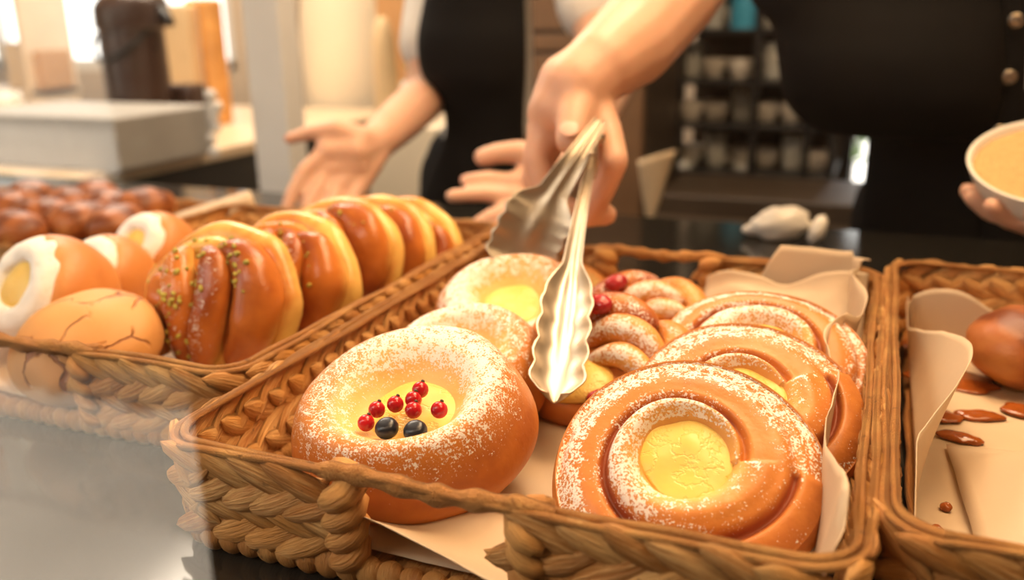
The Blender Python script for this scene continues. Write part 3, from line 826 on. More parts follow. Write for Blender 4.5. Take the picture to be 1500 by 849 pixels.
# left arm, holding the bowl at the right edge
BOWL = W(1552, 238, .93)
ls = V((.205, 1.40, 1.42)); lw = BOWL+V((.075, .075, -.015))
le = V((.34, 1.24, 1.17))
chain(mb, [(ls, .056), (ls.lerp(le, .5), .047), (le, .042), (le.lerp(lw, .5), .038), (lw, .028)])
pc = lw.lerp(BOWL+V((.01, .0, -.05)), .45)
chain(mb, [(lw, .027), (pc, .026), (BOWL+V((.03, -.0, -.054)), .020)])
for i, (dx, dy) in enumerate(((-.052, .02), (-.050, -.008), (-.040, -.034), (-.018, -.050))):
    b0 = BOWL+V((.028+.2*dx, .2*dy, -.055)); b2 = BOWL+V((dx, dy, -.046)); b1 = b0.lerp(b2, .5)+V((0, 0, -.006))
    chain(mb, [(b0, .0115), (b1, .0105), (b2, .0095), (b2+V((dx, dy, .02)).normalized()*.018+V((0, 0, .006)), .0085)])
chain(mb, [(pc, .020), (BOWL+V((.085, -.01, -.025)), .014), (BOWL+V((.088, -.03, .0)), .011)])
# trunk, legs, head
chain(mb, [(V((.135, 1.44, .95)), .135), (V((.135, 1.43, 1.10)), .120), (V((.11, 1.40, 1.25)), .125), (V((.045, 1.385, 1.36)), .105)])
chain(mb, [(shoulder, .056), (V((.045, 1.37, 1.44)), .070), (ls, .056)])
chain(mb, [(V((.045, 1.37, 1.44)), .062), (V((.03, 1.31, 1.56)), .052)])
for q in (-1, 1):
    chain(mb, [(V((.145+q*.075, 1.45, .92)), .09), (V((.145+q*.085, 1.43, .50)), .062), (V((.145+q*.085, 1.46, .10)), .042), (V((.145+q*.09, 1.44, .045)), .045), (V((.145+q*.10, 1.33, .034)), .034)])
hc = V((.02, 1.27, 1.66)); fc = V((-.25, -.8, -.45))
head_mesh(mb, hc, fc)
server = remeshed(mb, .0034, 5).build('person', SKIN, None, origin=SO)
tag(server, 'person in black apron reaching over the baskets with steel tongs', 'person')
head_parts(server, SO, hc, fc)
tdir = (W(836, 205, .694)-W(841, 172, .712)).normalized()
nl = (CB*.9-CR*.15).normalized(); nl = (nl-tdir*nl.dot(tdir)).normalized(); ns = tdir.cross(nl)
MB().ball(W(835, 203, .694)+nl*.0116-SO, (tdir*.0088, ns*.0078, nl*.0016), 10, 18).build('thumbnail', NAIL, server)
# shirt
mb = MB()
sh0 = shoulder; se = sh0.lerp(elbow, .62)
chain(mb, [(V((.135, 1.44, .97)), .146), (V((.135, 1.43, 1.10)), .131), (V((.11, 1.40, 1.25)), .135), (V((.045, 1.385, 1.36)), .116), (V((.045, 1.37, 1.455)), .072)])
chain(mb, [(sh0, .068), (V((.045, 1.37, 1.43)), .080), (ls, .068)])
chain(mb, [(sh0, .068), (sh0.lerp(se, .5), .064), (se, .064)])
chain(mb, [(ls, .068), (ls.lerp(le, .5), .060)])
o = remeshed(mb, .008, 3).build('shirt', WHITECLOTH, server, origin=SO); o['label'] = 'white short-sleeved shirt'
mb = MB()
for q in (-1, 1):
    chain(mb, [(V((.145+q*.075, 1.45, .93)), .105), (V((.145+q*.085, 1.43, .50)), .075), (V((.145+q*.085, 1.46, .12)), .060)])
chain(mb, [(V((.145-.05, 1.45, .96)), .10), (V((.145+.05, 1.45, .96)), .10)])
remeshed(mb, .009, 3).build('trousers', BLACK, server, origin=SO)
# apron: wide bib bulging forward over a narrower skirt
AY = 1.24
def sec(pl, pr, py, y, b): return (W(pl, py, y), W(pr, py, y), b)
bib = loft([sec(1085, 1462, -190, AY, .05), sec(1092, 1470, -60, AY-.02, .06), sec(1098, 1472, 0, AY-.03, .065), sec(1128, 1474, 38, AY-.04, .07), sec(1138, 1474, 90, AY-.045, .08), sec(1150, 1472, 148, AY-.04, .08), sec(1196, 1466, 188, AY-.02, .065), sec(1262, 1448, 200, AY+.0, .04)], fold=.006, seed=3)
skirt = loft([sec(1276, 1540, 130, AY+.03, .02), sec(1274, 1540, 200, AY+.03, .03), sec(1266, 1545, 260, AY+.03, .035), sec(1254, 1550, 330, AY+.03, .04), sec(1248, 1560, 400, AY+.03, .04), sec(1230, 1590, 700, AY+.06, .04)], fold=.006, seed=8)
o = bib.build('apron_bib', BLACK, server, origin=SO); solidify(o, .003, -1)
o = skirt.build('apron_skirt', BLACK, server, origin=SO); solidify(o, .003, -1)
pl = loft([sec(1452, 1512, -180, AY-.04, .01), sec(1464, 1510, 0, AY-.045, .012), sec(1462, 1506, 90, AY-.05, .012), sec(1452, 1500, 190, AY-.045, .012), sec(1440, 1500, 300, AY-.02, .01), sec(1436, 1500, 420, AY-.015, .01)], fold=.002, seed=2)
o = pl.build('snap_placket', BLACK, server, origin=SO); solidify(o, .003, -1)
for px, py in ((1488, 30), (1478, 113), (1464, 193), (1464, 364), (1307, 192)):
    c = W(px, py, AY-.066 if px > 1400 else AY-.012)-SO
    s = MB(); d = V((0, -1, 0))
    s.lathe([(0, .0032), (.0035, .003), (.005, .0022), (.0062, .0034), (.0078, .0026), (.008, 0), (0, -.001)], 24)
    s.xf(place(c, d)); s.build('snap', SNAP, server)
# --- the bowl
bowl = thing('serving_bowl', 'white bowl of tan crumbs held at the right edge', 'bowl', mat=place(BOWL, (-.05, -.42, 1), (0, 0, .0)))
pr = [(0, -.052), (.03, -.052), (.034, -.049), (.05, -.040), (.066, -.020), (.0735, 0), (.0745, .003), (.072, .003), (.070, 0), (.062, -.018), (.046, -.034), (0, -.040)]
MB().lathe([(r, z, 0, 0, 0) for r, z in pr], 64, 60).build('bowl_body', CERAM, bowl)
CRUMB = plain('toasted_crumbs', (.62, .38, .15), .85, var=.45, scale=700, bump=1, bscale=600)
o = MB().lathe([(0, .006, 0, 0, 0), (.03, .005, 0, 0, 0), (.055, .0, 0, 0, 0), (.069, -.004, 0, 0, 0), (.06, -.014, 0, 0, 0), (0, -.02, 0, 0, 0)], 64, 40, lambda r, z, th, u, a: (r, z+.0018*nz((r*math.cos(th)*140, r*math.sin(th)*140, 1)), a)).build('crumb_filling', CRUMB, bowl); tag(o, 'tan crumbs', kind='stuff')
# --- the person gesturing with open hands
GO = V((-.69, 1.52, 0))
mb = MB()
rw = W(556, 203, 1.12); re = W(626, 140, 1.37); rs_ = W(655, -80, 1.50)
chain(mb, [(rw, .0285), (rw.lerp(re, .5), .036), (re, .038), (re.lerp(rs_, .45), .043), (rs_, .052)])
chain(mb, [(rw, .027), (W(520, 222, 1.06), .024), (W(478, 222, 1.035), .0165)])
chain(mb, [(rw, .026), (W(520, 240, 1.06), .024), (W(478, 250, 1.03), .016)])
chain(mb, [(rw, .026), (W(530, 245, 1.07), .022), (W(494, 272, 1.03), .015)])
chain(mb, [(rw, .025), (W(540, 240, 1.08), .020), (W(518, 285, 1.04), .014)])
chain(mb, [(W(528, 205, 1.07), .020), (W(492, 190, 1.05), .0150), (W(455, 194, 1.035), .0105), (W(424, 203, 1.025), .0085)])
for f in ([(478, 222, 1.035, .0130), (446, 250, 1.005, .0105), (428, 283, .985, .0095), (418, 312, .97, .0082)],
          [(478, 250, 1.03, .0135), (456, 290, .995, .0112), (446, 320, .975, .0100), (440, 345, .96, .0085)],
          [(494, 272, 1.03, .0130), (482, 310, .995, .0110), (476, 340, .975, .0098), (474, 362, .96, .0084)],
          [(518, 285, 1.04, .0118), (512, 315, 1.01, .0096), (508, 336, .995, .0086), (507, 352, .985, .0075)]):
    chain(mb, [(W(a, b, c), r) for a, b, c, r in f])
lw2 = W(815, 268, 1.06); le2 = W(895, 118, 1.34); ls2 = W(840, -130, 1.52)
chain(mb, [(lw2, .0275), (lw2.lerp(le2, .5), .035), (le2, .041), (le2.lerp(ls2, .5), .043), (ls2, .052)])
chain(mb, [(lw2, .026), (W(780, 262, 1.03), .022), (W(752, 268, 1.01), .0145)])
chain(mb, [(lw2, .026), (W(782, 285, 1.03), .023), (W(752, 288, 1.0), .0145)])
chain(mb, [(lw2, .026), (W(784, 300, 1.03), .023), (W(752, 306, .99), .0140)])
chain(mb, [(lw2, .024), (W(788, 315, 1.02), .020), (W(756, 322, .985), .0125)])
chain(mb, [(W(800, 245, 1.04), .020), (W(762, 222, 1.03), .0145), (W(730, 224, 1.02), .0128), (W(708, 230, 1.015), .0120)])
for f in ([(752, 268, 1.01, .0125), (718, 261, 1.0, .0098), (698, 262, .99, .0090), (682, 264, .985, .0078)],
          [(752, 288, 1.0, .0125), (710, 284, .98, .0102), (686, 285, .97, .0094), (662, 287, .96, .0084)],
          [(752, 306, .99, .0125), (722, 316, .965, .0105), (704, 326, .955, .0096), (690, 336, .945, .0085)],
          [(756, 322, .985, .0115), (735, 334, .96, .0095), (722, 344, .95, .0086), (712, 352, .94, .0076)]):
    chain(mb, [(W(a, b, c), r) for a, b, c, r in f])
tc = (rs_+ls2)/2
chain(mb, [(V((-.675, 1.56, .95)), .105), (V((-.668, 1.55, 1.10)), .072), (V((-.675, 1.54, 1.25)), .08), (V((-.69, 1.52, 1.36)), .08)])
nk = V((tc.x, 1.52, max(rs_.z, ls2.z)+.02))
chain(mb, [(rs_, .052), (V((tc.x, 1.52, tc.z-.01)), .075), (ls2, .052)])
chain(mb, [(V((-.70, 1.53, 1.28)), .08), (V((tc.x, 1.52, tc.z-.01)), .07), (nk+V((0, -.02, .10)), .05)])
for q in (-1, 1):
    chain(mb, [(V((-.675+q*.06, 1.57, .92)), .08), (V((-.69+q*.085, 1.53, .50)), .06), (V((-.69+q*.085, 1.56, .10)), .042), (V((-.69+q*.09, 1.54, .045)), .045), (V((-.69+q*.10, 1.43, .034)), .034)])
hc2 = nk+V((0, -.05, .20)); fc2 = V((.1, -.9, -.3))
head_mesh(mb, hc2, fc2)
guest = remeshed(mb, .0036, 5).build('person', SKIN, None, origin=GO)
tag(guest, 'person in white shirt and dark apron gesturing with both open hands', 'person')
head_parts(guest, GO, hc2, fc2)
mb = MB()
chain(mb, [(V((-.675, 1.56, .98)), .098), (V((-.668, 1.55, 1.10)), .077), (V((-.675, 1.54, 1.25)), .086), (V((-.69, 1.52, 1.36)), .09), (V((tc.x, 1.52, tc.z)), .085)])
chain(mb, [(rs_, .062), (V((tc.x, 1.52, tc.z-.005)), .085), (ls2, .062)])
rse = re.lerp(rs_, .34); chain(mb, [(rs_, .064), (rse.lerp(rs_, .4), .060), (rse, .060)])
lse = le2.lerp(ls2, .42); chain(mb, [(ls2, .064), (lse.lerp(ls2, .4), .060), (lse, .060)])
o = remeshed(mb, .008, 3).build('shirt', WHITECLOTH, guest, origin=GO); o['label'] = 'white short-sleeved shirt'
mb = MB()
for q in (-1, 1):
    chain(mb, [(V((-.675+q*.06, 1.57, .93)), .09), (V((-.69+q*.085, 1.55, .50)), .075), (V((-.69+q*.085, 1.57, .12)), .060)])
chain(mb, [(V((-.675-.05, 1.57, .96)), .085), (V((-.675+.05, 1.57, .96)), .085)])
remeshed(mb, .009, 3).build('trousers', BLACK, guest, origin=GO)
GY = 1.37
ap = loft([sec(650, 766, -190, GY, .05), sec(640, 768, -60, GY, .06), sec(626, 770, 10, GY, .07), sec(618, 771, 60, GY-.01, .075), sec(624, 770, 108, GY-.01, .07), sec(650, 768, 150, GY, .05), sec(654, 768, 195, GY, .04), sec(632, 772, 250, GY, .05), sec(614, 780, 310, GY, .055), sec(600, 800, 380, GY, .055), sec(580, 830, 640, GY+.03, .05)], fold=.004, seed=5)
o = ap.build('apron', BLACK, guest, origin=GO); solidify(o, .003, -1)
# ------------------------------------------------------------------ the room
def struct(name, mb, mat, parent=None):
    o = mb.build(name, mat, parent, smooth=False)
    if parent is None: o['kind'] = 'structure'
    return o
YB, XL, XR, YF, ZC = 3.2, -5.2, 3.0, -.60, 2.75
struct('floor', MB().box((XL, YF, -.1), (XR, YB+.15, 0)), GREYF)
struct('ceiling', MB().box((XL, YF-.1, ZC), (XR, YB+.15, ZC+.1)), PLASTER)
struct('wall_right', MB().box((XR, YF-.1, 0), (XR+.1, YB+.15, ZC)), PLASTER)
struct('wall_left', MB().box((XL-.1, YF-.1, 0), (XL, YB+.15, ZC)), PLASTER)
# front wall: shop front with a wide doorway on the left, behind the photographer
DX = -1.0
struct('wall_front', MB().box((DX, YF-.1, 0), (XR, YF, ZC)).box((XL, YF-.1, 0), (-4.4, YF, ZC)).box((-4.4, YF-.1, 2.45), (DX, YF, ZC)), DKBROWN)
# back wall with two windows
w1a, w1b = W(20, 100, YB), W(346, 100, YB)
w2a, w2b = W(1236, 100, YB), W(1330, 100, YB)
wx = [w1a.x-.8, w1b.x, w2a.x, w2b.x]; WS = 1.02
mb = MB()
mb.box((XL, YB, 0), (wx[0], YB+.15, ZC)).box((wx[1], YB, 0), (wx[2], YB+.15, ZC)).box((wx[3], YB, 0), (XR, YB+.15, ZC))
mb.box((wx[0], YB, 0), (wx[1], YB+.15, WS)).box((wx[0], YB, 2.5), (wx[1], YB+.15, ZC))
mb.box((wx[2], YB, 0), (wx[3], YB+.15, .55)).box((wx[2], YB, 1.5), (wx[3], YB+.15, ZC))
struct('wall_back', mb, PLASTER)
def window(name, x0, x1, z0, z1, nx, mat):
    mb = MB(); t = .05
    mb.box((x0, YB+.02, z0), (x1, YB+.08, z0+t), .004).box((x0, YB+.02, z1-t), (x1, YB+.08, z1), .004)
    for i in range(nx+1):
        x = x0+(x1-x0-t)*i/nx; mb.box((x, YB+.02, z0), (x+t, YB+.08, z1), .004)
    f = struct(name, mb, mat)
    return f
window('window_1', wx[0], wx[1], WS, 2.5, 3, WHITE)
window('window_2', wx[2], wx[3], .55, 1.5, 1, DARK)
# street outside the doorway
struct('street_paving', MB().box((-14, -14, -.12), (8, YF-.1, -.02)), PAVE)
fa = MB().box((-14, -9.4, 0), (8, -9, 6))
struct('street_facade', fa, FACADE)
hd = MB(); rh_ = random.Random(2)  # unseen leafy mass added outside to darken a band of the pane reflection
for i in range(900):
    p = V((rh_.uniform(-6.5, -2.55), rh_.uniform(-2.35, -1.9), rh_.uniform(.02, .62))); n_ = V((rh_.uniform(-1, 1), rh_.uniform(-1, 1), rh_.uniform(-1, 1))).normalized(); F = frame(n_)
    hd.ball(p, (F.col[0]*.09, F.col[1]*.05, F.col[2]*.006), 5, 6)
hg = thing('hedge', 'low dark clipped hedge on the paving outside the doorway', 'hedge', (-3.8, -2.1, 0))
rel0 = Matrix.Translation((3.8, 2.1, 0))
hd.xf(rel0).build('leaves', plain('dark_hedge_leaf', (.03, .05, .02), .6), hg)
MB().box((-6.4, -2.3, -.02), (-2.55, -1.95, .5)).xf(rel0).build('hedge_core', plain('hedge_core', (.015, .02, .01), .9), hg)
hd = MB()  # taller unseen mass, added to keep the reflection off the airpot
for i in range(700):
    p = V((rh_.uniform(-2.48, -1.0), rh_.uniform(-2.35, -1.92), rh_.uniform(.02, 1.75))); n_ = V((rh_.uniform(-1, 1), rh_.uniform(-1, 1), rh_.uniform(-1, 1))).normalized(); F = frame(n_)
    hd.ball(p, (F.col[0]*.08, F.col[1]*.045, F.col[2]*.006), 5, 6)
ht = thing('hedge', 'tall dark clipped hedge outside, right of the low hedge', 'hedge', (-1.74, -2.1, 0))
rel1 = Matrix.Translation((1.74, 2.1, 0))
hd.xf(rel1).build('leaves', bpy.data.materials['dark_hedge_leaf'], ht)
MB().box((-2.46, -2.3, -.02), (-1.0, -1.95, 1.7)).xf(rel1).build('hedge_core', bpy.data.materials['hedge_core'], ht, smooth=False)
# display counter the baskets stand on
ct = thing('display_counter', 'glossy black stone display counter under the woven baskets', 'counter', (-.2, .65, 0))
def rel(mb, o): return mb.xf(Matrix.Translation(-o.location))
rel(MB().box((-1.7, .226, TOP-.03), (1.3, 1.18, TOP), .002), ct).build('countertop', CAST, ct, auto=30)
rel(MB().box((-1.66, .26, .0), (1.26, 1.12, TOP-.03)), ct).build('counter_body', DARK, ct, smooth=False)
# front glass pane of the display
def glass_mat():
    t = NT('clear_pane_glass')
    fr = t.n('ShaderNodeFresnel', IOR=1.5); ge = t.n('ShaderNodeNewGeometry')
    front = t.math('SUBTRACT', 1.0, ge.outputs['Backfacing'])
    fac = t.math('MULTIPLY', t.math('MULTIPLY', fr.outputs[0], 1.9), front, True)
    tr = t.n('ShaderNodeBsdfTransparent', Color=(.99, .99, .985)); gl = t.n('ShaderNodeBsdfGlossy', Roughness=.0)
    m = t.n('ShaderNodeMixShader', i0=fac); t.t.links.new(tr.outputs[0], m.inputs[1]); t.t.links.new(gl.outputs[0], m.inputs[2])
    t.t.links.new(m.outputs[0], t.out.inputs[0]); return t.m
GLASS = glass_mat()
pane = MB().box((-1.68, .228, TOP), (1.28, .234, 1.55)).build('glass_screen', GLASS, None, origin=(-.2, .231, TOP), smooth=False)
tag(pane, 'clear upright glass pane along the front of the counter, faintly reflecting the street', 'glass')
# ------------------------------------------------------------------ behind the counter, left
BCZ = .93
c1 = WZ(180, 246, BCZ); xr = c1.x
bc = thing('back_counter', 'dark side counter with pale wooden top under the brown airpot', 'counter', (xr-.5, 2.1, 0))
rel(MB().box((xr-1.9, 1.35, BCZ-.028), (xr, 2.75, BCZ), .004), bc).build('countertop', LTWOOD, bc, auto=30)
rel(MB().box((xr-1.88, 1.38, 0), (xr-.02, 2.73, BCZ-.028)), bc).build('counter_body', DARK, bc, smooth=False)
ap_ = WZ(222, 205, BCZ); ap_.x -= .02
pot = thing('airpot', 'tall brown pump airpot with a pouring spout on the side counter', 'airpot', ap_)
ph = .335; R0 = .083
MB().lathe([(0, 0, 0, 0, 0), (R0*.98, 0, 0, 0, 0), (R0, .01, 0, 0, 0), (R0, .03, 0, 0, 0), (R0*.985, .15, 0, 0, 0), (R0*.97, ph-.06, 0, 0, 0), (R0*.95, ph-.05, 0, 0, 0)], 48).build('pot_body', POT, pot, auto=40)
def lid(r, z, th, u, a):
    k = max(0, math.cos(th-.1)); return r*(1+.28*k**6*(1 if z > ph-.05 else 0)), z+.012*k*(1 if z > ph-.03 else 0), a
MB().lathe([(R0*.99, ph-.055, 0, 0, 0), (R0*1.03, ph-.05, 0, 0, 0), (R0*1.03, ph-.02, 0, 0, 0), (R0*.98, ph+.005, 0, 0, 0), (R0*.7, ph+.03, 0, 0, 0), (R0*.3, ph+.036, 0, 0, 0), (0, ph+.036, 0, 0, 0)], 48, 40, lid).build('pump_lid', POT, pot)
MB().tube([(R0*.8, .0, ph-.015), (R0*1.25, .0, ph-.012), (R0*1.6, -.01, ph-.028), (R0*1.78, -.015, ph-.045)], [(.022, .020), (.018, .016), (.011, .012), (.008, .009)], 14).build('spout', DARK, pot)
MB().tube(smooth_path([(-R0*.98, 0, ph-.04), (-R0*1.0, -R0*.6, ph-.09), (-R0*.3, -R0*1.04, ph-.13), (R0*.6, -R0*.86, ph-.10), (R0*.98, 0, ph-.04)], 26), .006, 10).build('carry_handle', DARK, pot)
def boxthing(name, label, cat, px0, px1, pyt, pyb, y, d, mat, bev=.006, group=None, lidh=0, lidmat=None):
    """upright box whose front fills the given patch, front face at depth y"""
    a = W(px0, (pyt+pyb)/2, y); b = W(px1, (pyt+pyb)/2, y); m = (px0+px1)/2
    zt = W(m, pyt, y).z; zb = W(m, pyb, y).z
    o = MB().box((a.x, y, zb), (b.x, y+d, zt), bev).build(name, mat, None, origin=((a.x+b.x)/2, y+d/2, zb), auto=30)
    return tag(o, label, cat, group)
yb = ap_.y-.10
kb = boxthing('kraft_box', 'small brown kraft box in front of the airpot', 'box', 168, 236, 178, 226, yb-.06, .09, KRAFT); kb.location.z = BCZ
db = boxthing('dark_canister', 'short dark canister beside the foot of the airpot', 'canister', 243, 282, 136, 214, ap_.y+.05, .09, POT, .02); db.location.z = BCZ
tb = boxthing('tan_bread_bag', 'tall tan paper bag behind the airpot spout', 'bag', 240, 284, 30, 205, ap_.y+.3, .1, TAN, .01); tb.location.z = BCZ
ob = boxthing('orange_packet', 'orange and red snack packet standing near the white post', 'packet', 278, 318, 18, 200, ap_.y+.34, .06, ORANGE, .012); ob.location.z = BCZ
wb = boxthing('white_box', 'large pale grey carton at the left end of the side counter', 'box', -60, 172, 186, 262, 1.42, .3, plain('grey_carton', (.36, .34, .31), .6), .008); wb.location.z = BCZ  # pale block imitates a glass reflection lying over the side counter
# shelf with goods in front of the left window
sy = 2.9
s0, s1 = W(-80, 120, sy), W(84, 120, sy)
zs = W(30, 128, sy).z
shf = thing('wall_shelf', 'pale wooden shelf unit with brown goods at the far left', 'shelf', ((s0.x+s1.x)/2, sy, 0))
rel(MB().box((s0.x, sy-.15, zs-.025), (s1.x, sy+.12, zs), .003), shf).build('shelf_board', LTWOOD, shf, auto=30)
rel(MB().box((s0.x, sy-.15, zs+.40), (s1.x, sy+.12, zs+.425), .003), shf).build('shelf_board', LTWOOD, shf, auto=30)
for xx in (s0.x, s1.x-.025): rel(MB().box((xx, sy-.14, 0), (xx+.025, sy+.11, zs+.6), .003), shf).build('shelf_side', LTWOOD, shf, auto=30)
for i, (a, b, t, m, lab) in enumerate(((8, 34, 58, TAN, 'tan box on the far left shelf, the wider one'), (38, 60, 70, KRAFT, 'brown box on the far left shelf, next to the window'))):
    o = boxthing('storage_box', lab, 'box', a, b, t, 127, sy-.1, .16, m); o.location.z = zs
def cup(name, label, c, r, h, mat, group=None, cat='cup', handle=True):
    root = thing(name, label, cat, c, 0, group)
    MB().lathe([(0, 0), (r*.6, 0), (r*.66, .004), (r*.9, h*.5), (r, h), (r*.94, h), (r*.8, h*.4), (r*.5, .01), (0, .008)], 24).build('cup_body', mat, root)
    if handle: MB().tube(smooth_path([(r*.85, 0, h*.85), (r*1.5, 0, h*.8), (r*1.45, 0, h*.35), (r*.8, 0, h*.25)], 12), .005, 8).build('cup_handle', mat, root)
    return root
c_ = W(14, 186, 2.2); cup('white_mug', 'white mug on the side counter at the left edge', (c_.x, c_.y, BCZ), .05, .085, CERAM)
# white post, cream pillar, cable
p0, p1 = W(380, 285, 1.5), W(412, 285, 1.5)
struct('trim_1', MB().box((p0.x, 1.5, 0), (p1.x+.03, 1.56, ZC), .003), WHITE)
q0, q1 = W(412, 150, 2.78), W(548, 150, 2.78)
cx_ = (q0.x+q1.x)/2; rr0 = (q1.x-q0.x)/2
struct('wall_pier', MB().lathe([(rr0, 0), (rr0, ZC)], 64, c=(cx_, 2.8+rr0, 0)), CREAM)
cb = MB().tube(smooth_path([W(438, -160, 1.62), W(438, 0, 1.62), W(430, 70, 1.62), W(418, 160, 1.62), W(411, 230, 1.62), W(410, 330, 1.62)], 40), .0025, 8).build('hanging_cable', plain('grey_cable', (.34, .27, .2), .6), None, origin=W(410, 330, 1.62)); tag(cb, 'thin grey cable hanging beside the white post', 'cable')
# string of pale shells hanging near the post
hs = thing('hanging_ornament', 'string of white shell pieces hanging left of the white post', 'ornament', W(310, 232, 1.45))
top = W(308, 60, 1.45); bot = hs.location
MB().tube([V((0, 0, 0)), V((top.x-bot.x, 0, ZC-bot.z))], .0012, 6).build('string', WHITE, hs)
for i, py in enumerate((140, 158, 172, 186, 202, 222)):
    c = W(311+(-3, 4, 2, 5, -1, 3)[i], py, 1.45)-bot; s = (.013, .015, .012, .011, .010, .012)[i]
    MB().ball(c, (V((s*1.15, 0, .3*s)), V((0, s*.4, 0)), V((-.3*s, 0, s*.85))), 9, 14, disp=lambda d, i=i: 1+.35*nz(d*2.5+V((i*3, 0, 0)))).build('shell', CERAM, hs)
# things behind the gesturing person
lc = boxthing('cream_cabinet', 'low cream cabinet behind the gesturing person', 'cabinet', 548, 690, 186, 620, 2.3, .4, CREAM, .006)
z_ = W(600, 186, 2.3).z
lc.location.z = 0; dz_ = lc.data.vertices[0].co.z; zmx = max(v.co.z for v in lc.data.vertices)
for v in lc.data.vertices:
    if v.co.z > zmx/2: v.co.z += z_-zmx
bd = MB().lathe([(0, 0), (.030, 0), (.034, .02), (.034, .2), (.026, .27), (.012, .30), (0, .30)], 24, 40).build('rolling_pin', TAN); bd.location = (W(558, 180, 2.36).x, 2.40, z_); tag(bd, 'pale wooden rolling pin standing behind the open hand', 'rolling pin')
bt = thing('glass_bottle', 'clear bottle with white label behind the forearm', 'bottle', (W(596, 165, 2.36).x, 2.40, z_))
MB().lathe([(0, 0), (.036, 0), (.038, .01), (.038, .09), (.030, .115), (.014, .13), (.014, .165), (0, .165)], 28, 44).build('bottle_body', GLASSW, bt)
MB().lathe([(.0388, .02), (.0388, .075)], 28).build('bottle_label', CERAM, bt)
MB().lathe([(0, .182), (.015, .182), (.016, .18), (.016, .158)], 20).build('bottle_cap', LEAF, bt)
cf = boxthing('brown_carton', 'brown carton standing at the back above the cream cabinet', 'box', 552, 606, -30, 178, 2.55, .1, KRAFT, .01); cf.location.z = z_
# brown cabinet in the middle
k0, k1 = W(762, 60, 2.0), W(946, 60, 2.0)
cab = thing('tall_cabinet', 'tall brown wooden cabinet between the two people', 'cabinet', ((k0.x+k1.x)/2, 2.2, 0))
rel(MB().box((k0.x, 2.02, 0), (k1.x, 2.45, 2.1), .004), cab).build('cabinet_body', DKBROWN, cab, auto=30)
zz = [W(820, y, 2.0).z for y in (-140, 44, 50, 74, 80, 400)]
for za, zb_ in ((zz[1], zz[0]), (zz[3], zz[2]), (zz[5], zz[4])):
    rel(MB().box((k0.x+.004, 2.0, za), (k1.x-.004, 2.022, zb_), .003), cab).build('drawer_front', BROWN, cab, auto=30)
# paper cone
pc0 = W(962, 228, 1.6); pcb = W(950, 346, 1.6)
cone = MB()
def conefn(u, v):
    a = 2*PI*v; r = .034*u
    axis = pc0-pcb
    return pcb+axis*u+V((r*math.cos(a), r*.6*math.sin(a), .012*u*math.cos(a+.3))), (u, v, .5)
o = cone.grid(conefn, 12, 28, closed_v=True).build('paper_cone', plain('cream_kraft_paper', (.84, .64, .40), .7), None, origin=pcb); tag(o, 'pointed tan paper cone standing beside the brown cabinet', 'paper cone'); solidify(o, .0008)
# low dark cabinet and crumpled napkin
ly = 1.82
lzt = W(1150, 353, ly).z
a, b = W(930, 300, ly), W(1330, 300, ly)
ld = thing('low_cabinet', 'low dark brown cabinet under the shelf of cups', 'cabinet', ((a.x+b.x)/2, 2.0, 0))
rel(MB().box((a.x, ly-.1, 0), (b.x, 2.0, lzt), .004), ld).build('cabinet_body', DKBROWN, ld, auto=30)
rel(MB().box((a.x, 2.0, 0), (b.x, 2.3, W(1100, 292, 2.0).z), .004), ld).build('raised_back', DKBROWN, ld, auto=30)
c0 = WZ(1150, 352, TOP)
nk_ = MB(); nx_ = V((.98, .15, 0)); ny_ = V((-.15, .98, 0)); nzv = V((0, 0, 1))
def crum(k): return lambda d: 1+.16*nz(d*3.1+V((k, 0, 0)))+.07*nz(d*8+V((0, k, 0)))
nk_.ball(V((-.008, 0, .020)), (nx_*.036+nzv*.004, ny_*.016, nzv*.020), 22, 34, disp=lambda d: crum(1)(d)*(1-.30*max(0, -d.x)**2*abs(d.z)))
nk_.ball(V((-.034, 0, .011)), (nx_*.018, ny_*.008, nzv*.007), 14, 20, disp=crum(3))
nk_.ball(V((.036, 0, .016)), (nx_*.010, ny_*.010, nzv*.017+nx_*.004), 16, 22, disp=crum(5))
o = nk_.build('paper_napkin', CERAM); o.location = (c0.x, c0.y, TOP); tag(o, 'crumpled white paper napkin on the back edge of the dark counter', 'napkin')
# shelf rack with cups, at the back right
ry = 2.35
ra, rb = W(985, 150, ry), W(1230, 150, ry)
rack = thing('cup_rack', 'dark metal shelf rack full of cups at the back right', 'shelf', ((ra.x+rb.x)/2, ry+.15, 0))
rows = [W(1100, y, ry).z for y in (-40, 42, 118, 184, 254, 296)]
for z in rows: rel(MB().box((ra.x, ry, z-.012), (rb.x, ry+.3, z), .002), rack).build('shelf_board', DARK, rack, auto=30)
for px in (985, 1100, 1180, 1218):
    x = W(px, 150, ry).x; rel(MB().box((x, ry, 0), (x+.018, ry+.02, 2.1), .002), rack).build('upright', DARK, rack, auto=30)
rel(MB().box((ra.x, ry+.29, .0), (W(1228, 150, ry).x, ry+.3, 2.1)), rack).build('back_panel', DKBROWN, rack, smooth=False)
rn = random.Random(4)
lib = {}
items = []
for ri, (pxs) in enumerate(((1010, 1040, 1075, 1120, 1160, 1198), (1008, 1042, 1082, 1130, 1165, 1198), (1012, 1046, 1084, 1122, 1160, 1200), (1010, 1050, 1090, 1125, 1165, 1200), (1005, 1030, 1060, 1095, 1150, 1198))):
    for px in pxs:
        items.append((px, rows[ri+1], ri))
protos = {}
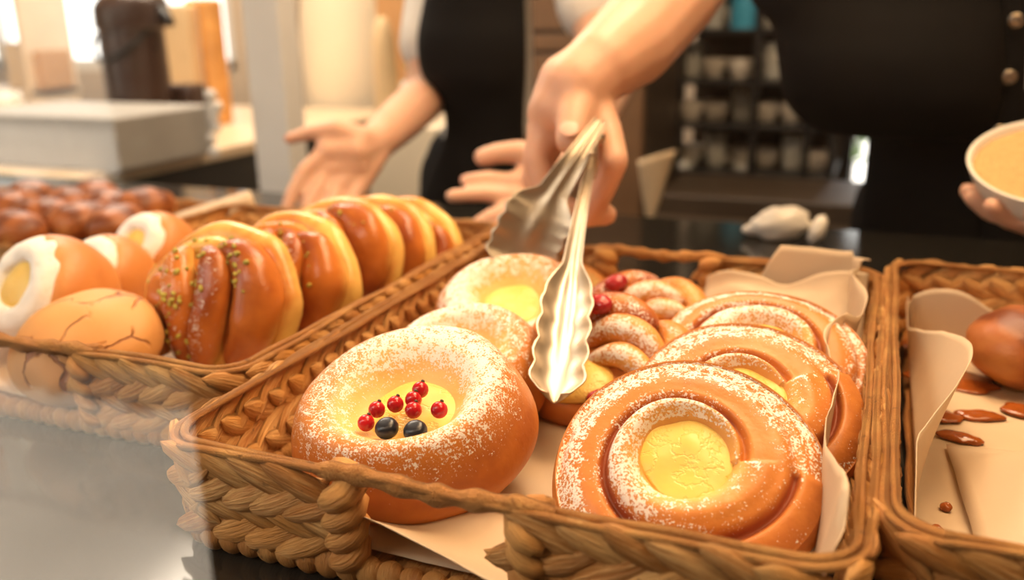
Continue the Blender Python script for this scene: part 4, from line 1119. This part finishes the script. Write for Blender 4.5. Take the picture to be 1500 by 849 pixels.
for i, (px, z, ri) in enumerate(items):
    kind = 'glass' if (i*7+ri) % 3 == 1 else 'cup'
    x = W(px, 150, ry+.08).x
    grp = 'cups on the dark rack' if kind == 'cup' else 'glasses on the dark rack'
    lab = 'white cup on the dark shelf rack at the back' if kind == 'cup' else 'pale drinking glass on the dark shelf rack at the back'
    if kind not in protos:
        if kind == 'cup': protos[kind] = cup('cup', lab, (x, ry+.09, z), .034, .05, CERAM, grp)
        else:
            protos[kind] = tag(MB().lathe([(0, 0), (.022, 0), (.024, .004), (.030, .09), (.028, .09), (.022, .01), (0, .008)], 24).build('drinking_glass', GLASSW), lab, 'glass', grp)
            protos[kind].location = (x, ry+.09, z)
    else:
        r_ = protos[kind].copy(); COL.objects.link(r_); r_.location = (x, ry+.09+rn.uniform(-.03, .05), z); r_.rotation_euler = (0, 0, rn.uniform(0, 6))
        for ch in list(protos[kind].children):
            c = ch.copy(); COL.objects.link(c); c.parent = r_
bb = thing('blue_jug', 'bright blue container on the upper shelf of the dark rack', 'container', (W(1083, 78, ry-.02).x, ry-.06, rows[1]))
bb.location.z = rows[1]; bb.location.y = ry+.06
MB().lathe([(0, 0), (.036, 0), (.040, .006), (.040, .07), (.032, .098), (.018, .108), (.018, .125), (0, .125)], 30, 50).build('jug_body', BLUE, bb)
MB().lathe([(0, .138), (.02, .138), (.021, .134), (.021, .12)], 24).build('jug_cap', CERAM, bb)
# plants seen through the right window
for i, (px, py) in enumerate(((1252, 200), (1330, 180), (1180, 230))):
    c = W(px, py, 3.7); lb = MB(); rl = random.Random(i)
    pt = thing('garden_plant', 'green plant outside the right back window', 'plant', (c.x, c.y, 0), 0, 'plants outside the back window')
    for q in range(26):
        a_ = rl.uniform(0, 6.28); h = c.z-.18+.3*rl.random()
        d = V((math.cos(a_), math.sin(a_), .5)); s = d.cross(V((0, 0, 1))).normalized()
        lb.ball(V((0, 0, h))+d*.07, (d*.07, s*.022, V((0, 0, .004))), 6, 8)
    lb.build('leaves', LEAF, pt)
    MB().tube([(0, 0, .25), (0, 0, c.z+.1)], .008, 8).build('stem', HAIR, pt)
    MB().lathe([(0, 0), (.09, 0), (.12, .25), (.11, .25), (0, .22)], 24).build('pot', KRAFT, pt)
# ------------------------------------------------------------------ light
w = bpy.data.worlds.new('world'); SC.world = w; w.use_nodes = True
nt = w.node_tree; bg = nt.nodes['Background']
tc_ = nt.nodes.new('ShaderNodeTexCoord'); sx = nt.nodes.new('ShaderNodeSeparateXYZ'); mr = nt.nodes.new('ShaderNodeMapRange')
nt.links.new(tc_.outputs['Generated'], sx.inputs[0]); nt.links.new(sx.outputs[2], mr.inputs[0]); mr.inputs[1].default_value = -.1; mr.inputs[2].default_value = .8
mx = nt.nodes.new('ShaderNodeMix'); mx.data_type = 'RGBA'; nt.links.new(mr.outputs[0], mx.inputs[0])
mx.inputs[6].default_value = (1, .95, .86, 1); mx.inputs[7].default_value = (.85, .92, 1, 1)
nt.links.new(mx.outputs[2], bg.inputs[0]); bg.inputs[1].default_value = 3.1
def area(name, loc, size, power, col, target=None, size_y=None, portal=False):
    l = bpy.data.lights.new(name, 'AREA'); l.energy = power; l.color = col; l.size = size
    if size_y: l.shape = 'RECTANGLE'; l.size_y = size_y
    o = bpy.data.objects.new(name, l); COL.objects.link(o); o.location = loc
    d = (V(target)-V(loc)) if target else V((0, 0, -1))
    o.rotation_euler = d.to_track_quat('-Z', 'Y').to_euler()
    if portal: l.cycles.is_portal = True
    return o
WARM = (1, .66, .36); WARM2 = (1, .78, .55)
area('display_lamp', (-.05, .75, 2.05), .55, 16, WARM, (-.15, .5, 1.0))
area('ceiling_lamp', (.7, .3, 2.5), .6, 14, WARM, (0, .5, 1))
area('back_lamp', (-1.7, 1.9, 2.6), 1.0, 60, (1, .84, .66))
area('ceiling_lamp', (-.7, -.42, 1.95), .5, 7, (1, .84, .66), (-.25, .4, 1))  # fill light added to brighten the basket fronts, not a real fixture
area('back_lamp', (-.25, 1.65, 2.6), .6, 21, WARM2)
area('door_portal', ((DX-4.4)/2, YF-.05, 1.22), 4.4+DX, 1, (1, 1, 1), ((DX-4.4)/2, 5, 1.22), 2.45, True)
area('window_portal', ((wx[0]+wx[1])/2, YB+.1, 1.75), wx[1]-wx[0], 1, (1, 1, 1), ((wx[0]+wx[1])/2, 0, 1.75), 1.5, True)
sl = bpy.data.lights.new('sun', 'SUN'); sl.energy = 15; sl.color = (1, .95, .87); sl.angle = .02
so = bpy.data.objects.new('sun', sl); COL.objects.link(so); so.rotation_euler = V((-.6, .12, -.8)).to_track_quat('-Z', 'Y').to_euler()
